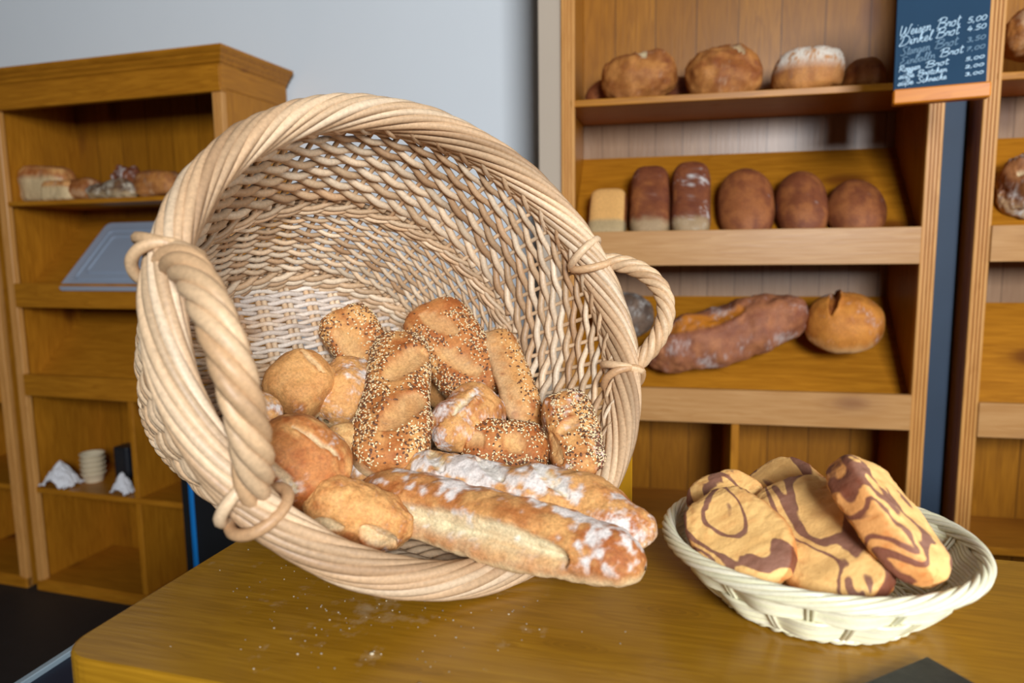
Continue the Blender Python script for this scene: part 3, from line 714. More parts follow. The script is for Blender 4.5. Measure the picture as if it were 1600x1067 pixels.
for q in range(26):
    r_ = .006 + (SBR - .004) * q / 25; j = np.arange(0, 96); th_ = 2 * np.pi * j / 96
    a.tube(np.stack([r_ * np.cos(th_), r_ * np.sin(th_), .0045 + .0012 * np.cos(th_ * 14 + q * np.pi)], -1), .0022, rad_ref(th_), 6, closed=True, c=ccol())
for s_ in range(2):
    j = np.arange(0, 220); th_ = 2 * np.pi * j / 220; ph = th_ * 22 + s_ * np.pi
    r_ = SBR + .003 * np.cos(ph)
    a.tube(np.stack([r_ * np.cos(th_), r_ * np.sin(th_), .0045 + .002 * np.sin(ph)], -1), .0025, rad_ref(th_), 6, closed=True, c=ccol())
a.build('base_weave', M_RAFFIA, sb)

def marble():
    m, nt, p = newmat('marbled_cake'); L = nt.links
    tc = N(nt, 'ShaderNodeTexCoord'); oi = N(nt, 'ShaderNodeObjectInfo'); mu = N(nt, 'ShaderNodeVectorMath', operation='SCALE'); mu.inputs[0].default_value = (11, 23, 17)
    L.new(oi.outputs['Random'], mu.inputs['Scale']); ad = N(nt, 'ShaderNodeVectorMath', operation='ADD'); L.new(tc.outputs['Object'], ad.inputs[0]); L.new(mu.outputs[0], ad.inputs[1])
    mp = N(nt, 'ShaderNodeMapping'); mp.inputs['Scale'].default_value = (8, 17, 17); L.new(ad.outputs[0], mp.inputs['Vector'])
    n = N(nt, 'ShaderNodeTexNoise'); n.inputs['Scale'].default_value = 1.0; n.inputs['Detail'].default_value = 3; n.inputs['Roughness'].default_value = .33; n.inputs['Distortion'].default_value = .9
    L.new(mp.outputs[0], n.inputs['Vector'])
    yl = srgb(240, 190, 118); co = srgb(142, 98, 78)
    le = N(nt, 'ShaderNodeVectorMath', operation='LENGTH'); mr = N(nt, 'ShaderNodeMapping'); mr.inputs['Scale'].default_value = (9.5, 17, 17); mr.inputs['Location'].default_value = (.12, -.15, 0)
    L.new(tc.outputs['Object'], mr.inputs['Vector']); L.new(mr.outputs[0], le.inputs[0])
    m1 = N(nt, 'ShaderNodeMath', operation='MULTIPLY_ADD'); m1.inputs[1].default_value = .62; L.new(le.outputs['Value'], m1.inputs[0])
    m0 = N(nt, 'ShaderNodeMath', operation='MULTIPLY_ADD'); m0.inputs[1].default_value = .95; m0.inputs[2].default_value = -.28; L.new(n.outputs['Fac'], m0.inputs[0]); L.new(m0.outputs[0], m1.inputs[2])
    r = ramp(nt, [(0, co), (.16, co), (.175, yl), (.34, yl), (.35, co), (.40, co), (.41, yl), (.57, yl), (.578, co), (.645, co), (.655, yl), (.70, yl), (.708, co), (.735, co), (.745, yl)])
    L.new(m1.outputs[0], r.inputs[0])
    n2 = N(nt, 'ShaderNodeTexNoise'); n2.inputs['Scale'].default_value = 60; n2.inputs['Detail'].default_value = 5; L.new(tc.outputs['Object'], n2.inputs['Vector'])
    sep = N(nt, 'ShaderNodeAttribute', attribute_name='Col')
    c = mixn(nt, r.outputs[0], sep.outputs['Color'], .999, 'MULTIPLY')
    r2 = ramp(nt, [(.3, (.86, .80, .74)), (.6, (1.03, 1.03, 1.03))]); L.new(n2.outputs['Fac'], r2.inputs[0])
    L.new(mixn(nt, c, r2.outputs[0], 1.0, 'MULTIPLY'), p.inputs['Base Color'])
    p.inputs['Roughness'].default_value = .62; p.inputs['Specular IOR Level'].default_value = .3
    n3 = N(nt, 'ShaderNodeTexNoise'); n3.inputs['Scale'].default_value = 330; n3.inputs['Detail'].default_value = 5; L.new(tc.outputs['Object'], n3.inputs['Vector'])
    b = N(nt, 'ShaderNodeBump'); b.inputs['Strength'].default_value = .5; b.inputs['Distance'].default_value = .0012; L.new(n3.outputs['Fac'], b.inputs['Height']); L.new(b.outputs[0], p.inputs['Normal'])
    return m
M_MARB = marble()
def cake(P0, P1, wd, th_, upv, label, seed):
    M, L_ = orient(P0, P1, upv); nu, nv = 110, 72
    uu = -np.cos(np.linspace(0, np.pi, nu)); vv = np.linspace(0, 2 * np.pi, nv, endpoint=False); U, V_ = np.meshgrid(uu, vv, indexing='ij')
    prof = np.maximum(0, 1 - np.abs(U) ** 2.5) ** .46
    cy, sz = np.cos(V_), np.sin(V_)
    x = U * L_ / 2; y = np.sign(cy) * np.abs(cy) ** .42 * wd / 2 * prof
    z = np.sign(sz) * np.abs(sz) ** .36 * th_ / 2 * np.minimum(1, prof * 1.25) ** .7
    z = z * np.where(sz > 0, 1.12, .9)
    P = np.stack([x, y, z], -1); nrm = np.stack([U ** 5, cy * .8, sz], -1); nrm /= np.linalg.norm(nrm, axis=-1)[..., None]
    d = (fbm(P * 45 + seed * 7, seed, 3) - .5) * .006 + (fbm(P * 260, seed + 2, 2) - .5) * .0014
    P = P + nrm * d[..., None]
    crack = ss(fbm(P * np.array([90, 160, 160]) + seed, seed + 5, 3), .62, .70) * .35
    edge = (1 - ss(np.abs(sz), .3, .75)) * .5
    c = mixc(np.ones(3), srgb(214, 140, 84), np.clip(edge + crack * .6, 0, 1))
    i = np.arange(nu - 1)[:, None]; j = np.arange(nv)[None]; j2 = (j + 1) % nv
    F = np.stack([i * nv + j + 0 * j2, (i + 1) * nv + j, (i + 1) * nv + j2, i * nv + j2], -1).reshape(-1, 4)[:, ::-1]
    o = mesh('marbled_cake', P.reshape(-1, 3), F, M_MARB, None, c.reshape(-1, 3), True, M)
    return tag(o, label, 'cake', 'marbled cakes in the small cane basket')
Lf = -rt
cake(atd(1112, 746, .765), atd(1172, 850, .69), .080, .022, unit(tocam(SB, .9) + rt * .25), 'marbled cake with fine stripes, farthest left and behind the others', 51)
cake(atd(1102, 780, .70), atd(1216, 912, .60), .080, .022, unit(tocam(SB, .9) + rt * .15), 'marbled cake at the left of the small basket with a square cocoa patch', 52)
cake(atd(1185, 735, .80), atd(1290, 850, .72), .090, .026, unit(tocam(SB, .9)), 'marbled cake mostly hidden behind the centre one, only its top edge showing', 53)
cake(atd(1212, 762, .72), atd(1355, 940, .575), .100, .030, unit(tocam(SB, .9) + rt * .1), 'broad marbled cake in the middle of the small basket', 54)
cake(atd(1318, 722, .66), atd(1458, 915, .575), .084, .034, unit(tocam(SB, .7) + rt * 1.05), 'marbled cake on the right, leaning on its edge above the others', 55)

# ------------------------------------------------------------------ loaves in the right shelf unit
G1 = 'brown loaves on the right shelf unit'
BRN = dict(flour=srgb(214, 176, 136), gold=srgb(188, 124, 62), tan=srgb(164, 98, 44), brown=srgb(132, 70, 32), dark=srgb(92, 44, 24), pale=srgb(196, 134, 72))
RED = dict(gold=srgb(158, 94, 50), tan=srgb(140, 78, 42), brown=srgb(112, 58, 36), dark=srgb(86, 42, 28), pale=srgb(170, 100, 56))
def rw(M, x, y, z): return loc(M, x, y, z)
def pxl(M, U_, N_, px, py, back):
    """point of the unit's local x at the given depth behind its front plane"""
    P = np.array(M.translation) + N_ * back; d = ray(px, py); t = ((P - CAM) @ N_) / (d @ N_); return CAM + d * t
def sloaf(x0, x1, zt, zb, px_mid=None, back=.12, M=RM, lab='', seed=1, dep=None, name='loaf', nu=70, nv=56, **kw):
    """loaf whose silhouette in unit coordinates runs x0..x1, zb..zt"""
    c0 = rw(M, x0, back, (zt + zb) / 2); c1 = rw(M, x1, back, (zt + zb) / 2); wd = dep or (x1 - x0)
    ht = (zt - zb)
    kw.setdefault('flat', .45)
    f = kw['flat']; sh = ht / (1 + f) / .6
    off = (zb + f * ht / (1 + f)) - (zt + zb) / 2
    c0[2] += off; c1[2] += off
    return loaf(name, c0, c1, wd, sh, np.array([0, 0, .8]) - np.array(RN) * .6 * kw.pop('face', 0), lab, 'bread', G1, nu=nu, nv=nv, seed=seed, **kw)
def ux(px, py, M=RM, N_=RN, U_=RU, back=.1):
    P = pxl(M, U_, N_, px, py, back); q = np.array(M.inverted() @ Vector(P)); return q
def px_loaf(xa, xb, yt, yb, back, ztop=None, zb=None, M=RM, N_=RN, **kw):
    A_ = ux(xa, (yt + yb) / 2, M, N_, None, back); B_ = ux(xb, (yt + yb) / 2, M, N_, None, back)
    zt = ux((xa + xb) / 2, yt, M, N_, None, back)[2]
    zbb = zb if zb is not None else ux((xa + xb) / 2, yb, M, N_, None, back)[2]
    return sloaf(A_[0], B_[0], zt, zbb, back=back, M=M, **kw)
S1 = 1.607
px_loaf(940, 1062, 80, 150, .10, zb=S1, seed=61, face=1, flat=.8, palette=BRN, lab='round crusty loaf with a light split, first from the left on the top right shelf', flour=.26, brown=.5, slashes=((-.1, .6, .15, -.3, .012, .008),), lump=.2, dep=.15, rough_d=.002)
px_loaf(1070, 1191, 73, 140, .10, zb=S1, seed=62, face=1, flat=.8, palette=BRN, lab='round brown loaf with torn crust, second from the left on the top right shelf', flour=.22, brown=.55, slashes=((.2, .6, .5, -.1, .01, .008),), lump=.22, dep=.15, rough_d=.002)
px_loaf(1206, 1319, 78, 137, .10, zb=S1, seed=63, palette=dict(BRN, flour=srgb(232, 226, 212)), lab='angular loaf with white floured and seeded top on the top right shelf', flour=.1, brown=.4, boxy=1.5, pw=3.5, slashes=((-.1, .6, .1, -.6, .008, .006),), dep=.12, lump=.12,
        topflour=lambda x, y, a_, b_, c_: ss(b_ * .5 + c_ * .5, .36, .5))
px_loaf(1316, 1382, 92, 132, .11, zb=S1, seed=64, palette=BRN, lab='small brown loaf beside the chalkboard on the top right shelf', flour=.1, brown=.6, dep=.1, boxy=1.2)
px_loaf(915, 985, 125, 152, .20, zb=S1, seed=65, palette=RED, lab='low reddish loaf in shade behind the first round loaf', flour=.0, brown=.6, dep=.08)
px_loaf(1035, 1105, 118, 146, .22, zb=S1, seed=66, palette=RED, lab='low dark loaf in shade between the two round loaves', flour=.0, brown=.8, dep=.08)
# upright loaves leaning on the second, sloping shelf
def lean(xa, xb, yt, yb, lab, seed, thick=.085, **kw):
    A_ = ux(xa, (yt + yb) / 2, back=.055); B_ = ux(xb, (yt + yb) / 2, back=.055)
    zt = ux((xa + xb) / 2, yt, back=.085)[2]; z0 = 1.24
    xm = (A_[0] + B_[0]) / 2; wd = B_[0] - A_[0]
    dz = zt - z0; sl_ = math.tan(R(41.4))
    P0 = rw(RM, xm, .050, z0 ); P1 = rw(RM, xm, .050 + dz * .62, zt)
    upv = np.array(RN) * -.8 + np.array([0, 0, .6])
    return loaf(kw.pop('name', 'loaf'), P0, P1, wd, thick, upv, lab, 'bread', 'loaves leaning on the sloping board of the right unit', nu=80, nv=60, seed=seed, **kw)
def tin_cols(base, x, y, z, n1, n2, nrm, pal):
    k = 1 - ss(x + (n2 - .5) * .2, -.72, -.52)
    return mixc(base, srgb(176, 150, 112), k * .8)
lean(983, 1047, 262, 360, 'dark tin loaf with pale base, first of the pair leaning on the sloping shelf', 71, palette=RED, boxy=1.7, pw=6, lump=.05, flour=.2, brown=.7, cols=tin_cols, dark=.1)
lean(1048, 1112, 256, 358, 'dark floury tin loaf with pale base, second of the pair leaning on the sloping shelf', 72, palette=RED, boxy=1.7, pw=6, lump=.06, flour=.34, brown=.75, cols=tin_cols, dark=.15)
lean(1123, 1215, 264, 356, 'tall smooth reddish-brown oval loaf, right of the tin loaves', 73, palette=RED, pw=2.8, lump=.05, flour=.1, brown=.45, pale_side=.2)
lean(1216, 1301, 268, 355, 'smooth reddish-brown loaf between the tall oval one and the round one', 74, palette=RED, pw=2.8, lump=.05, flour=.12, brown=.55, pale_side=.2)
lean(1297, 1393, 282, 352, 'round smooth brown loaf at the right end of the sloping shelf', 75, palette=RED, pw=2.2, lump=.05, flour=.08, brown=.45, pale_side=.2)
def cut_cols(base, x, y, z, n1, n2, nrm, pal):
    k = ss(nrm[..., 2], .3, .6) * (x > -.85) * (np.abs(y) < .9)
    b = mixc(base, srgb(226, 170, 100), k); return mixc(b, srgb(170, 150, 112), (1 - ss(x, -.5, -.3)) * .85)
lean(918, 978, 300, 362, 'small cut end of a loaf showing its yellow face, far left on the sloping shelf', 76, palette=RED, boxy=2.2, pw=8, lump=.03, flour=0, cols=cut_cols, thick=.07)
# third shelf: sloping board from lip z .859
def slope_z(y, z0): return z0 + .012 + (y - .014) * .30 / .292
def on_slope(xa, ya, xb, yb_, backa, backb, wd, ht, lab, seed, lift=.0, **kw):
    P0 = pxl(RM, RU, RN, xa, ya, backa); P1 = pxl(RM, RU, RN, xb, yb_, backb)
    upv = np.array(RN) * -.65 + np.array([0, 0, .76])
    return loaf('loaf', P0, P1, wd, ht, upv, lab, 'bread', 'large loaves on the third shelf of the right unit', nu=140, nv=80, seed=seed, **kw)
on_slope(1012, 560, 1252, 490, .07, .13, .175, .15, 'long knobbly reddish loaf with a golden split, seen through the right handle', 81,
         palette=dict(gold=srgb(176, 112, 72), tan=srgb(156, 96, 66), brown=srgb(136, 78, 54), dark=srgb(98, 56, 44), pale=srgb(176, 114, 74), crumb=srgb(206, 124, 30), flour=srgb(206, 190, 182)), pw=3, taper=(1.05, .82),
         slashes=((-.68, .05, .30, .12, .034, .008),), flour=.40, brown=.55, lump=.2, waist=-.02, slash_mix=1.5)
on_slope(1255, 512, 1384, 508, .10, .10, .175, .15, 'round golden bun with a deep cleft, right of the long reddish loaf', 82,
         palette=dict(gold=srgb(214, 138, 58), tan=srgb(196, 120, 48), brown=srgb(170, 96, 30), crumb=srgb(140, 76, 30)), pw=2.4, slashes=((-.45, -.3, -.15, .9, .012, .016),), flour=.24, brown=.35, lump=.08)
on_slope(925, 500, 1024, 500, .12, .12, .14, .14, 'dark grey floury loaf half hidden behind the wicker basket', 83,
         palette=dict(gold=srgb(120, 96, 78), tan=srgb(100, 80, 66), brown=srgb(78, 60, 48), dark=srgb(48, 38, 32), pale=srgb(120, 100, 80), flour=srgb(190, 184, 176)), pw=2.2, flour=.46, brown=.6, lump=.12)
# neighbour unit loaves
def nb(xa, ya, xb, yb_, back, wd, ht, lab, seed, upv=(0, 0, 1), **kw):
    P0 = pxl(RM2, RU, RN, xa, ya, back); P1 = pxl(RM2, RU, RN, xb, yb_, back)
    return loaf('loaf', P0, P1, wd, ht, upv, lab, 'bread', 'loaves in the unit at the right edge', nu=90, nv=60, seed=seed, **kw)
nb(1553, 300, 1680, 296, .09, .16, .13, 'folded brown loaf at the right edge on the sloping shelf', 91, upv=np.array(RN) * -.6 + np.array([0, 0, .8]), palette=dict(gold=srgb(170, 112, 66), brown=srgb(130, 78, 52), tan=srgb(150, 96, 60)), lump=.5, flour=.38,
   slashes=((-.8, .5, .3, .2, .01, .012), (-.7, -.2, .4, -.4, .01, .012)))
nb(1568, 66, 1690, 66, .09, .14, .12, 'tall pale-topped loaf at the right edge on the top shelf', 92, palette=BRN, lump=.25, flour=.4, slashes=((-.8, .0, .4, .0, .022, .008),))
# ------------------------------------------------------------------ left unit contents
LMi = LM
def lpx(px, py, back): return pxl(LM, LU, LN, px, py, back)
GL = 'small loaves on the top shelf of the left unit'
def lloaf(xa, xb, yt, yb, back, lab, seed, z0=1.408, dep=.1, **kw):
    A_ = np.array(LM.inverted() @ Vector(lpx(xa, (yt + yb) / 2, back))); B_ = np.array(LM.inverted() @ Vector(lpx(xb, (yt + yb) / 2, back)))
    zt = lpx((xa + xb) / 2, yt, back)[2]; zt = max(zt, z0 + .03); ht = zt - z0; f = .45
    c0 = loc(LM, A_[0], back, z0 + f * ht / (1 + f)); c1 = loc(LM, B_[0], back, z0 + f * ht / (1 + f))
    return loaf('loaf', c0, c1, dep, ht / (1 + f) / .6, (0, 0, 1), lab, 'bread', GL, nu=60, nv=48, seed=seed, **kw)
def halfcut(base, x, y, z, n1, n2, nrm, pal):
    return mixc(base, srgb(214, 186, 140), (1 - ss(nrm[..., 2], .25, .5)) * .9)
lloaf(40, 112, 260, 308, .10, 'cut loaf with pale crumb and brown top, first on the left unit shelf', 101, boxy=1.6, pw=5, cols=halfcut, brown=.6)
lloaf(70, 118, 281, 308, .05, 'low pale cut slice in front of the first loaf on the left unit', 105, boxy=1.6, pw=6, cols=halfcut, dep=.06)
lloaf(96, 160, 278, 308, .08, 'floury brown loaf, second on the left unit shelf', 102, flour=.5, brown=.7, palette=BRN, boxy=1.2)
lloaf(134, 216, 283, 309, .05, 'low dark loaf covered with pale seeds on the left unit shelf', 103, flour=.5, brown=.7, palette=dict(gold=srgb(150, 110, 70), brown=srgb(90, 60, 40), tan=srgb(110, 76, 50), flour=srgb(214, 200, 176)), lump=.3, dep=.07, rough_d=.006)
lloaf(215, 282, 266, 307, .08, 'reddish floury loaf next to the wicker basket rim on the left unit', 104, flour=.42, brown=.55, palette=BRN, boxy=1.4, pw=4)
lloaf(180, 226, 262, 284, .12, 'small dark twisted roll lying on top of the seeded loaf', 106, z0=1.458, flour=.4, brown=.8, palette=RED, lump=.5, dep=.05)

# lidded tray on the second sloping shelf
def slopeM(M, x, y0, z0, rise=.30, D=.335):
    dy = D - .014 - .014; d = unit((0, dy, rise)); n = np.array([0, -d[2], d[1]])
    M3 = M.to_3x3(); X = np.array(M3 @ Vector((1, 0, 0))); Y = np.array(M3 @ Vector(d)); Z = np.array(M3 @ Vector(n))
    return mat4(X, Y, Z, loc(M, x, y0, z0))
M_TRAY = plain('frosted_plastic', srgb(170, 182, 200), rough=.3, var=.03, alpha=.7, spec=.5)
M_TRAY2 = plain('tray_contents', srgb(110, 76, 60), rough=.7, var=.4, sc_=60)
tm = slopeM(LM, .235, .020, 1.046 + .012 + .004 + .012)
tr = empty('lidded_tray', tm, 'frosted grey plastic box with raised lid on the left sloping shelf', 'food box')
def rslab(name, L_, D_, r, z0, z1, mat, root, off=(0, 0), bev=.004):
    V, F = rounded_slab(L_, D_, r, z0, z1, bev); V = [(v[0] + off[0], v[1] + off[1], v[2]) for v in V]
    o = mesh(name, V, F, mat, root, smooth=False); return o
M_TUB = plain('clear_tub', srgb(150, 130, 120), rough=.25, var=.15, sc_=40, alpha=.8)
rslab('tub', .36, .29, .02, 0, .040, M_TUB, tr, (.02, .02))
rslab('lid', .40, .33, .025, .040, .050, M_TRAY, tr)
a = Acc()
for ins in (.045, .075):
    V, F = rounded_slab(.40 - 2 * ins, .33 - 2 * ins, .02, 0, .001); n_c = len(V) // 5
    P = np.array(V[:n_c]); P[:, :2] += ins; P[:, 2] = .051
    a.tube(P, .0035, (0, 0, 1), 6, closed=True)
rib = a.build('raised_ridge', M_TRAY, None); rib.parent = tr
# paper and cups in the cubby
M_PAPER = plain('white_paper', srgb(214, 212, 214), rough=.8, var=.05, sc_=20)
M_CUP = plain('cream_paper_cups', srgb(224, 206, 172), rough=.7, var=.05)
M_DK = plain('black_plastic', srgb(26, 28, 34), rough=.4, var=.2)
def crumple(name, px, py, back, w_, h_, lab, seed, peak=.5):
    base = lpx(px, py, back); n = 14; V = []
    for i in range(n):
        for j in range(n):
            x = (i / (n - 1) - .5) * w_; y = (j / (n - 1) - .5) * w_ * .8
            r_ = math.hypot(x / w_ * 2, y / w_ * 2)
            z = h_ * max(0, 1 - r_) ** .8 + (random.random()) * h_ * .14
            V.append((x + random.uniform(-1, 1) * w_ * .03, y + random.uniform(-1, 1) * w_ * .03, z))
    F = [[i * n + j, (i + 1) * n + j, (i + 1) * n + j + 1, i * n + j + 1] for i in range(n - 1) for j in range(n - 1)]
    M = LM.copy(); M.translation = Vector((base[0], base[1], .3945))
    o = mesh(name, V, F, M_PAPER, None, smooth=False, M=M)
    md = o.modifiers.new('thick', 'SOLIDIFY'); md.thickness = .0015
    return tag(o, lab, 'paper', 'crumpled paper in the left unit')
crumple('crumpled_paper', 97, 752, .05, .12, .085, 'crumpled white paper sheet lying at the left in the open compartment', 1)
crumple('crumpled_paper', 192, 762, .035, .07, .075, 'small pointed white paper beside the divider in the open compartment', 2)
b = lpx(146, 735, .12)
cup = empty('paper_cup_stack', mat4(LU, LN, (0, 0, 1), (b[0], b[1], .393)), 'stack of cream paper cups behind the crumpled sheet', 'cups')
for k in range(5):
    a = Acc(); n = 24; V = []
    for (r_, z) in ((.030, 0), (.040, .03), (.0425, .031), (.0425, .034), (.039, .034), (.029, .004)):
        V += [(r_ * math.cos(2 * math.pi * i / n), r_ * math.sin(2 * math.pi * i / n), z + k * .018) for i in range(n)]
    F = [[q * n + i, q * n + (i + 1) % n, (q + 1) * n + (i + 1) % n, (q + 1) * n + i] for q in range(5) for i in range(n)] + [[5 * n + i for i in range(n)]]
    mesh('cup', V, F, M_CUP, cup, smooth=True)
b = lpx(176, 722, .16)
a = Acc(); V, F = rounded_slab(.07, .07, .015, 0, .12, .005); a.add(np.array(V), [f for f in F if len(f) == 4]); a.F += [f for f in F if len(f) != 4]
o = a.build('dark_box', M_DK, smooth=False, M=mat4(LU, LN, (0, 0, 1), (b[0], b[1], .3935))); tag(o, 'dark plastic holder beside the paper cups in the open compartment', 'box')

# ------------------------------------------------------------------ blue-edged dark bin and pole at the end of the left unit
M_DK2 = plain('matt_black', srgb(14, 14, 16), rough=.7, var=.2)
M_BP = plain('bright_blue_plastic', srgb(20, 110, 180), rough=.35, var=.08)
b = lpx(311, 900, -.10); b[2] = 0
kb_ = empty('upright_stand', mat4(LU, LN, (0, 0, 1), b), 'dark upright stand with bright blue edge strip, half hidden behind the wicker basket', 'stand')
part('panel', M_DK2, kb_, (-.045, .22, 0, .09, 0, .72)); part('blue_strip', M_BP, kb_, (-.012, .004, -.008, 0, .02, .72), bev=.003)
# crate with a pale metal edge at the counter's left side
M_MET = plain('grey_metal_edge', srgb(150, 168, 178), rough=.35, var=.05, metallic=.3)
M_NAVY = plain('navy_panel', srgb(14, 22, 40), rough=.5, var=.2)
p0 = onz(20, 1067, .60); p1 = onz(84, 1026, .60); dx = unit(p1 - p0); dn = np.array([dx[1], -dx[0], 0]); p0 = p0 - dx * .15
cr = empty('low_cabinet', mat4(dx, -dn, (0, 0, 1), (p0[0], p0[1], 0)), 'low navy cabinet with pale metal top edge beside the counter', 'cabinet')
part('body', M_NAVY, cr, (.0, .40, -.10, -.012, 0, .592)); part('metal_edge', M_MET, cr, (0, .40, -.012, 0, .58, .60))

# ------------------------------------------------------------------ chalkboard
M_CB = plain('slate_blue_board', srgb(34, 62, 86), rough=.75, spec=.15, var=.10, sc_=12)
M_CH = plain('chalk', srgb(190, 216, 232), rough=.9, var=.03)
M_CH2 = plain('faint_chalk', srgb(120, 148, 168), rough=.9, var=.06)
M_LEDGE = wood('orange_ledge', 0, srgb(224, 140, 40), srgb(196, 110, 24), PK, knots=False)
ct = R(21.0); cux = np.array([math.cos(ct), -math.sin(ct), 0]); cnn = np.array([math.sin(ct), math.cos(ct), 0]); cz = np.array([0, 0, 1.])
Pc = atd(1395, 143, 1.52); d_ = ray(1542, 130); tt = ((Pc - CAM) @ cnn) / (d_ @ cnn); Pd = CAM + d_ * tt
bx_ = unit(Pd - Pc); bz_ = np.cross(bx_, cnn); BW = np.linalg.norm(Pd - Pc)
cbM = mat4(bx_, cnn, bz_, Pc)
cb = empty('chalkboard', cbM, 'small dark blue chalkboard price list with orange wooden ledge, hanging at top right', 'chalkboard')
CBH = BW * 1.3
part('slate', M_CB, cb, (0.001, BW - .001, 0, .008, 0, CBH))
part('ledge', M_LEDGE, cb, (-.001, BW + .004, -.022, .010, -.030, .0), bev=.003)
part('top_rail', M_LEDGE, cb, (-.001, BW + .004, -.006, .010, CBH, CBH + .025), bev=.003)
part('clip', M_DK, cb, (BW * .18, BW * .42, -.012, 0, CBH * .84, CBH * .9))
# handwriting: strokes per letter on a unit grid (x advance, y up), written as joined script
GL_ = {
 'W': (1.1, [[(0, 1), (.05, .2), (.2, 0), (.4, .3), (.5, .8), (.52, .3), (.65, 0), (.85, .3), (.95, .95), (1.1, .9)]]),
 'D': (1.0, [[(.3, .95), (.25, .4), (.05, .05), (.3, 0), (.75, .15), (.9, .6), (.6, .95), (.15, .95), (0, .75)]]),
 'S': (.75, [[(.7, .85), (.45, 1), (.2, .8), (.4, .5), (.6, .25), (.35, 0), (.0, .12)]]),
 'E': (.75, [[(.7, .9), (.4, 1), (.2, .8), (.4, .55), (.12, .3), (.2, .02), (.5, 0), (.75, .2)]]),
 'R': (.9, [[(.15, 0), (.25, .9)], [(0, .8), (.35, 1), (.7, .85), (.55, .55), (.25, .5), (.6, .2), (.9, .05)]]),
 'B': (.9, [[(.15, 0), (.3, .95)], [(0, .75), (.35, 1), (.75, .9), (.65, .6), (.3, .52), (.8, .4), (.7, .05), (.3, 0), (.05, .1)]]),
 'e': (.45, [[(0, .15), (.3, .3), (.25, .5), (.08, .4), (.1, .05), (.3, 0), (.45, .15)]]),
 'i': (.3, [[(0, .1), (.12, .5), (.12, .1), (.2, 0), (.3, .12)], [(.16, .72), (.19, .76)]]),
 's': (.4, [[(0, .08), (.22, .5), (.3, .2), (.2, 0), (.05, .05)], [(.2, .0), (.4, .1)]]),
 'n': (.5, [[(0, .4), (.08, .5), (.1, 0), (.15, .35), (.3, .5), (.38, .3), (.38, .05), (.5, .1)]]),
 'm': (.7, [[(0, .4), (.08, .5), (.1, 0), (.15, .35), (.27, .5), (.32, 0), (.38, .35), (.5, .5), (.56, .1), (.7, .1)]]),
 'r': (.38, [[(0, .1), (.1, .5), (.14, .4), (.3, .45), (.26, .1), (.38, .08)]]),
 'o': (.45, [[(.25, .5), (.05, .35), (.08, .05), (.25, 0), (.38, .25), (.25, .5), (.45, .42)]]),
 't': (.35, [[(.15, .9), (.12, .1), (.2, 0), (.35, .1)], [(0, .62), (.32, .66)]]),
 'k': (.5, [[(.05, 0), (.1, .9), (.2, 1), (.12, .3), (.3, .5), (.32, .35), (.14, .25), (.4, 0), (.5, .1)]]),
 'l': (.32, [[(0, .1), (.22, .8), (.16, 1), (.08, .8), (.1, .1), (.2, 0), (.32, .1)]]),
 'b': (.42, [[(0, .1), (.2, .85), (.12, 1), (.06, .7), (.08, .05), (.25, 0), (.34, .25), (.25, .42), (.42, .38)]]),
 'a': (.48, [[(.34, .42), (.15, .5), (.02, .25), (.1, 0), (.28, .1), (.34, .45), (.34, .08), (.48, .1)]]),
 'g': (.48, [[(.34, .42), (.15, .5), (.02, .25), (.1, .02), (.28, .1), (.34, .45), (.3, -.4), (.12, -.45), (.12, -.25), (.48, .12)]]),
 'c': (.4, [[(.3, .42), (.15, .5), (.03, .25), (.1, 0), (.3, .02), (.4, .12)]]),
 'h': (.48, [[(0, .1), (.2, .85), (.12, 1), (.07, .7), (.08, 0), (.14, .35), (.3, .5), (.35, .1), (.48, .1)]]),
 'u': (.5, [[(0, .4), (.08, .5), (.08, .1), (.2, 0), (.34, .2), (.36, .5), (.36, .08), (.5, .1)]]),
 'ü': (.5, [[(0, .4), (.08, .5), (.08, .1), (.2, 0), (.34, .2), (.36, .5), (.36, .08), (.5, .1)], [(.12, .68), (.14, .76)], [(.3, .68), (.32, .76)]]),
 'ö': (.45, [[(.25, .5), (.05, .35), (.08, .05), (.25, 0), (.38, .25), (.25, .5), (.45, .42)], [(.12, .68), (.14, .76)], [(.3, .68), (.32, .76)]]),
 'ß': (.45, [[(.05, -.35), (.1, .8), (.25, 1), (.36, .8), (.2, .5), (.4, .3), (.3, 0), (.14, .05)]]),
 '0': (.5, [[(.25, .75), (.05, .5), (.08, .1), (.25, 0), (.42, .25), (.4, .6), (.25, .75)]]),
 '2': (.5, [[(.05, .6), (.2, .78), (.4, .6), (.3, .3), (.05, .02), (.25, .05), (.45, .0)]]),
 '3': (.5, [[(.05, .7), (.25, .8), (.4, .62), (.2, .42), (.42, .25), (.3, 0), (.05, .08)]]),
 '4': (.5, [[(.25, .8), (.05, .3), (.45, .32)], [(.35, .55), (.3, -.02)]]),
 '5': (.5, [[(.42, .8), (.15, .78), (.1, .45), (.35, .45), (.4, .15), (.2, 0), (.03, .08)]]),
 '7': (.5, [[(.02, .72), (.42, .78), (.2, .35), (.12, 0)], [(.1, .38), (.38, .42)]]),
 ',': (.25, [[(.12, .1), (.05, -.18)]]), '.': (.22, [[(.1, .02), (.12, .05)]]), ' ': (.45, []),
}
def catmull(P, n=5):
    P = np.array(P, float)
    if len(P) < 3: return np.linspace(P[0], P[-1], 4)
    Q = np.vstack([2 * P[0] - P[1], P, 2 * P[-1] - P[-2]]); out = []
    for i in range(1, len(Q) - 2):
        for t in np.arange(0, 1, 1 / n):
            out.append(.5 * ((2 * Q[i]) + (-Q[i - 1] + Q[i + 1]) * t + (2 * Q[i - 1] - 5 * Q[i] + 4 * Q[i + 1] - Q[i + 2]) * t ** 2 + (-Q[i - 1] + 3 * Q[i] - 3 * Q[i + 1] + Q[i + 2]) * t ** 3))
    out.append(P[-1]); return np.array(out)
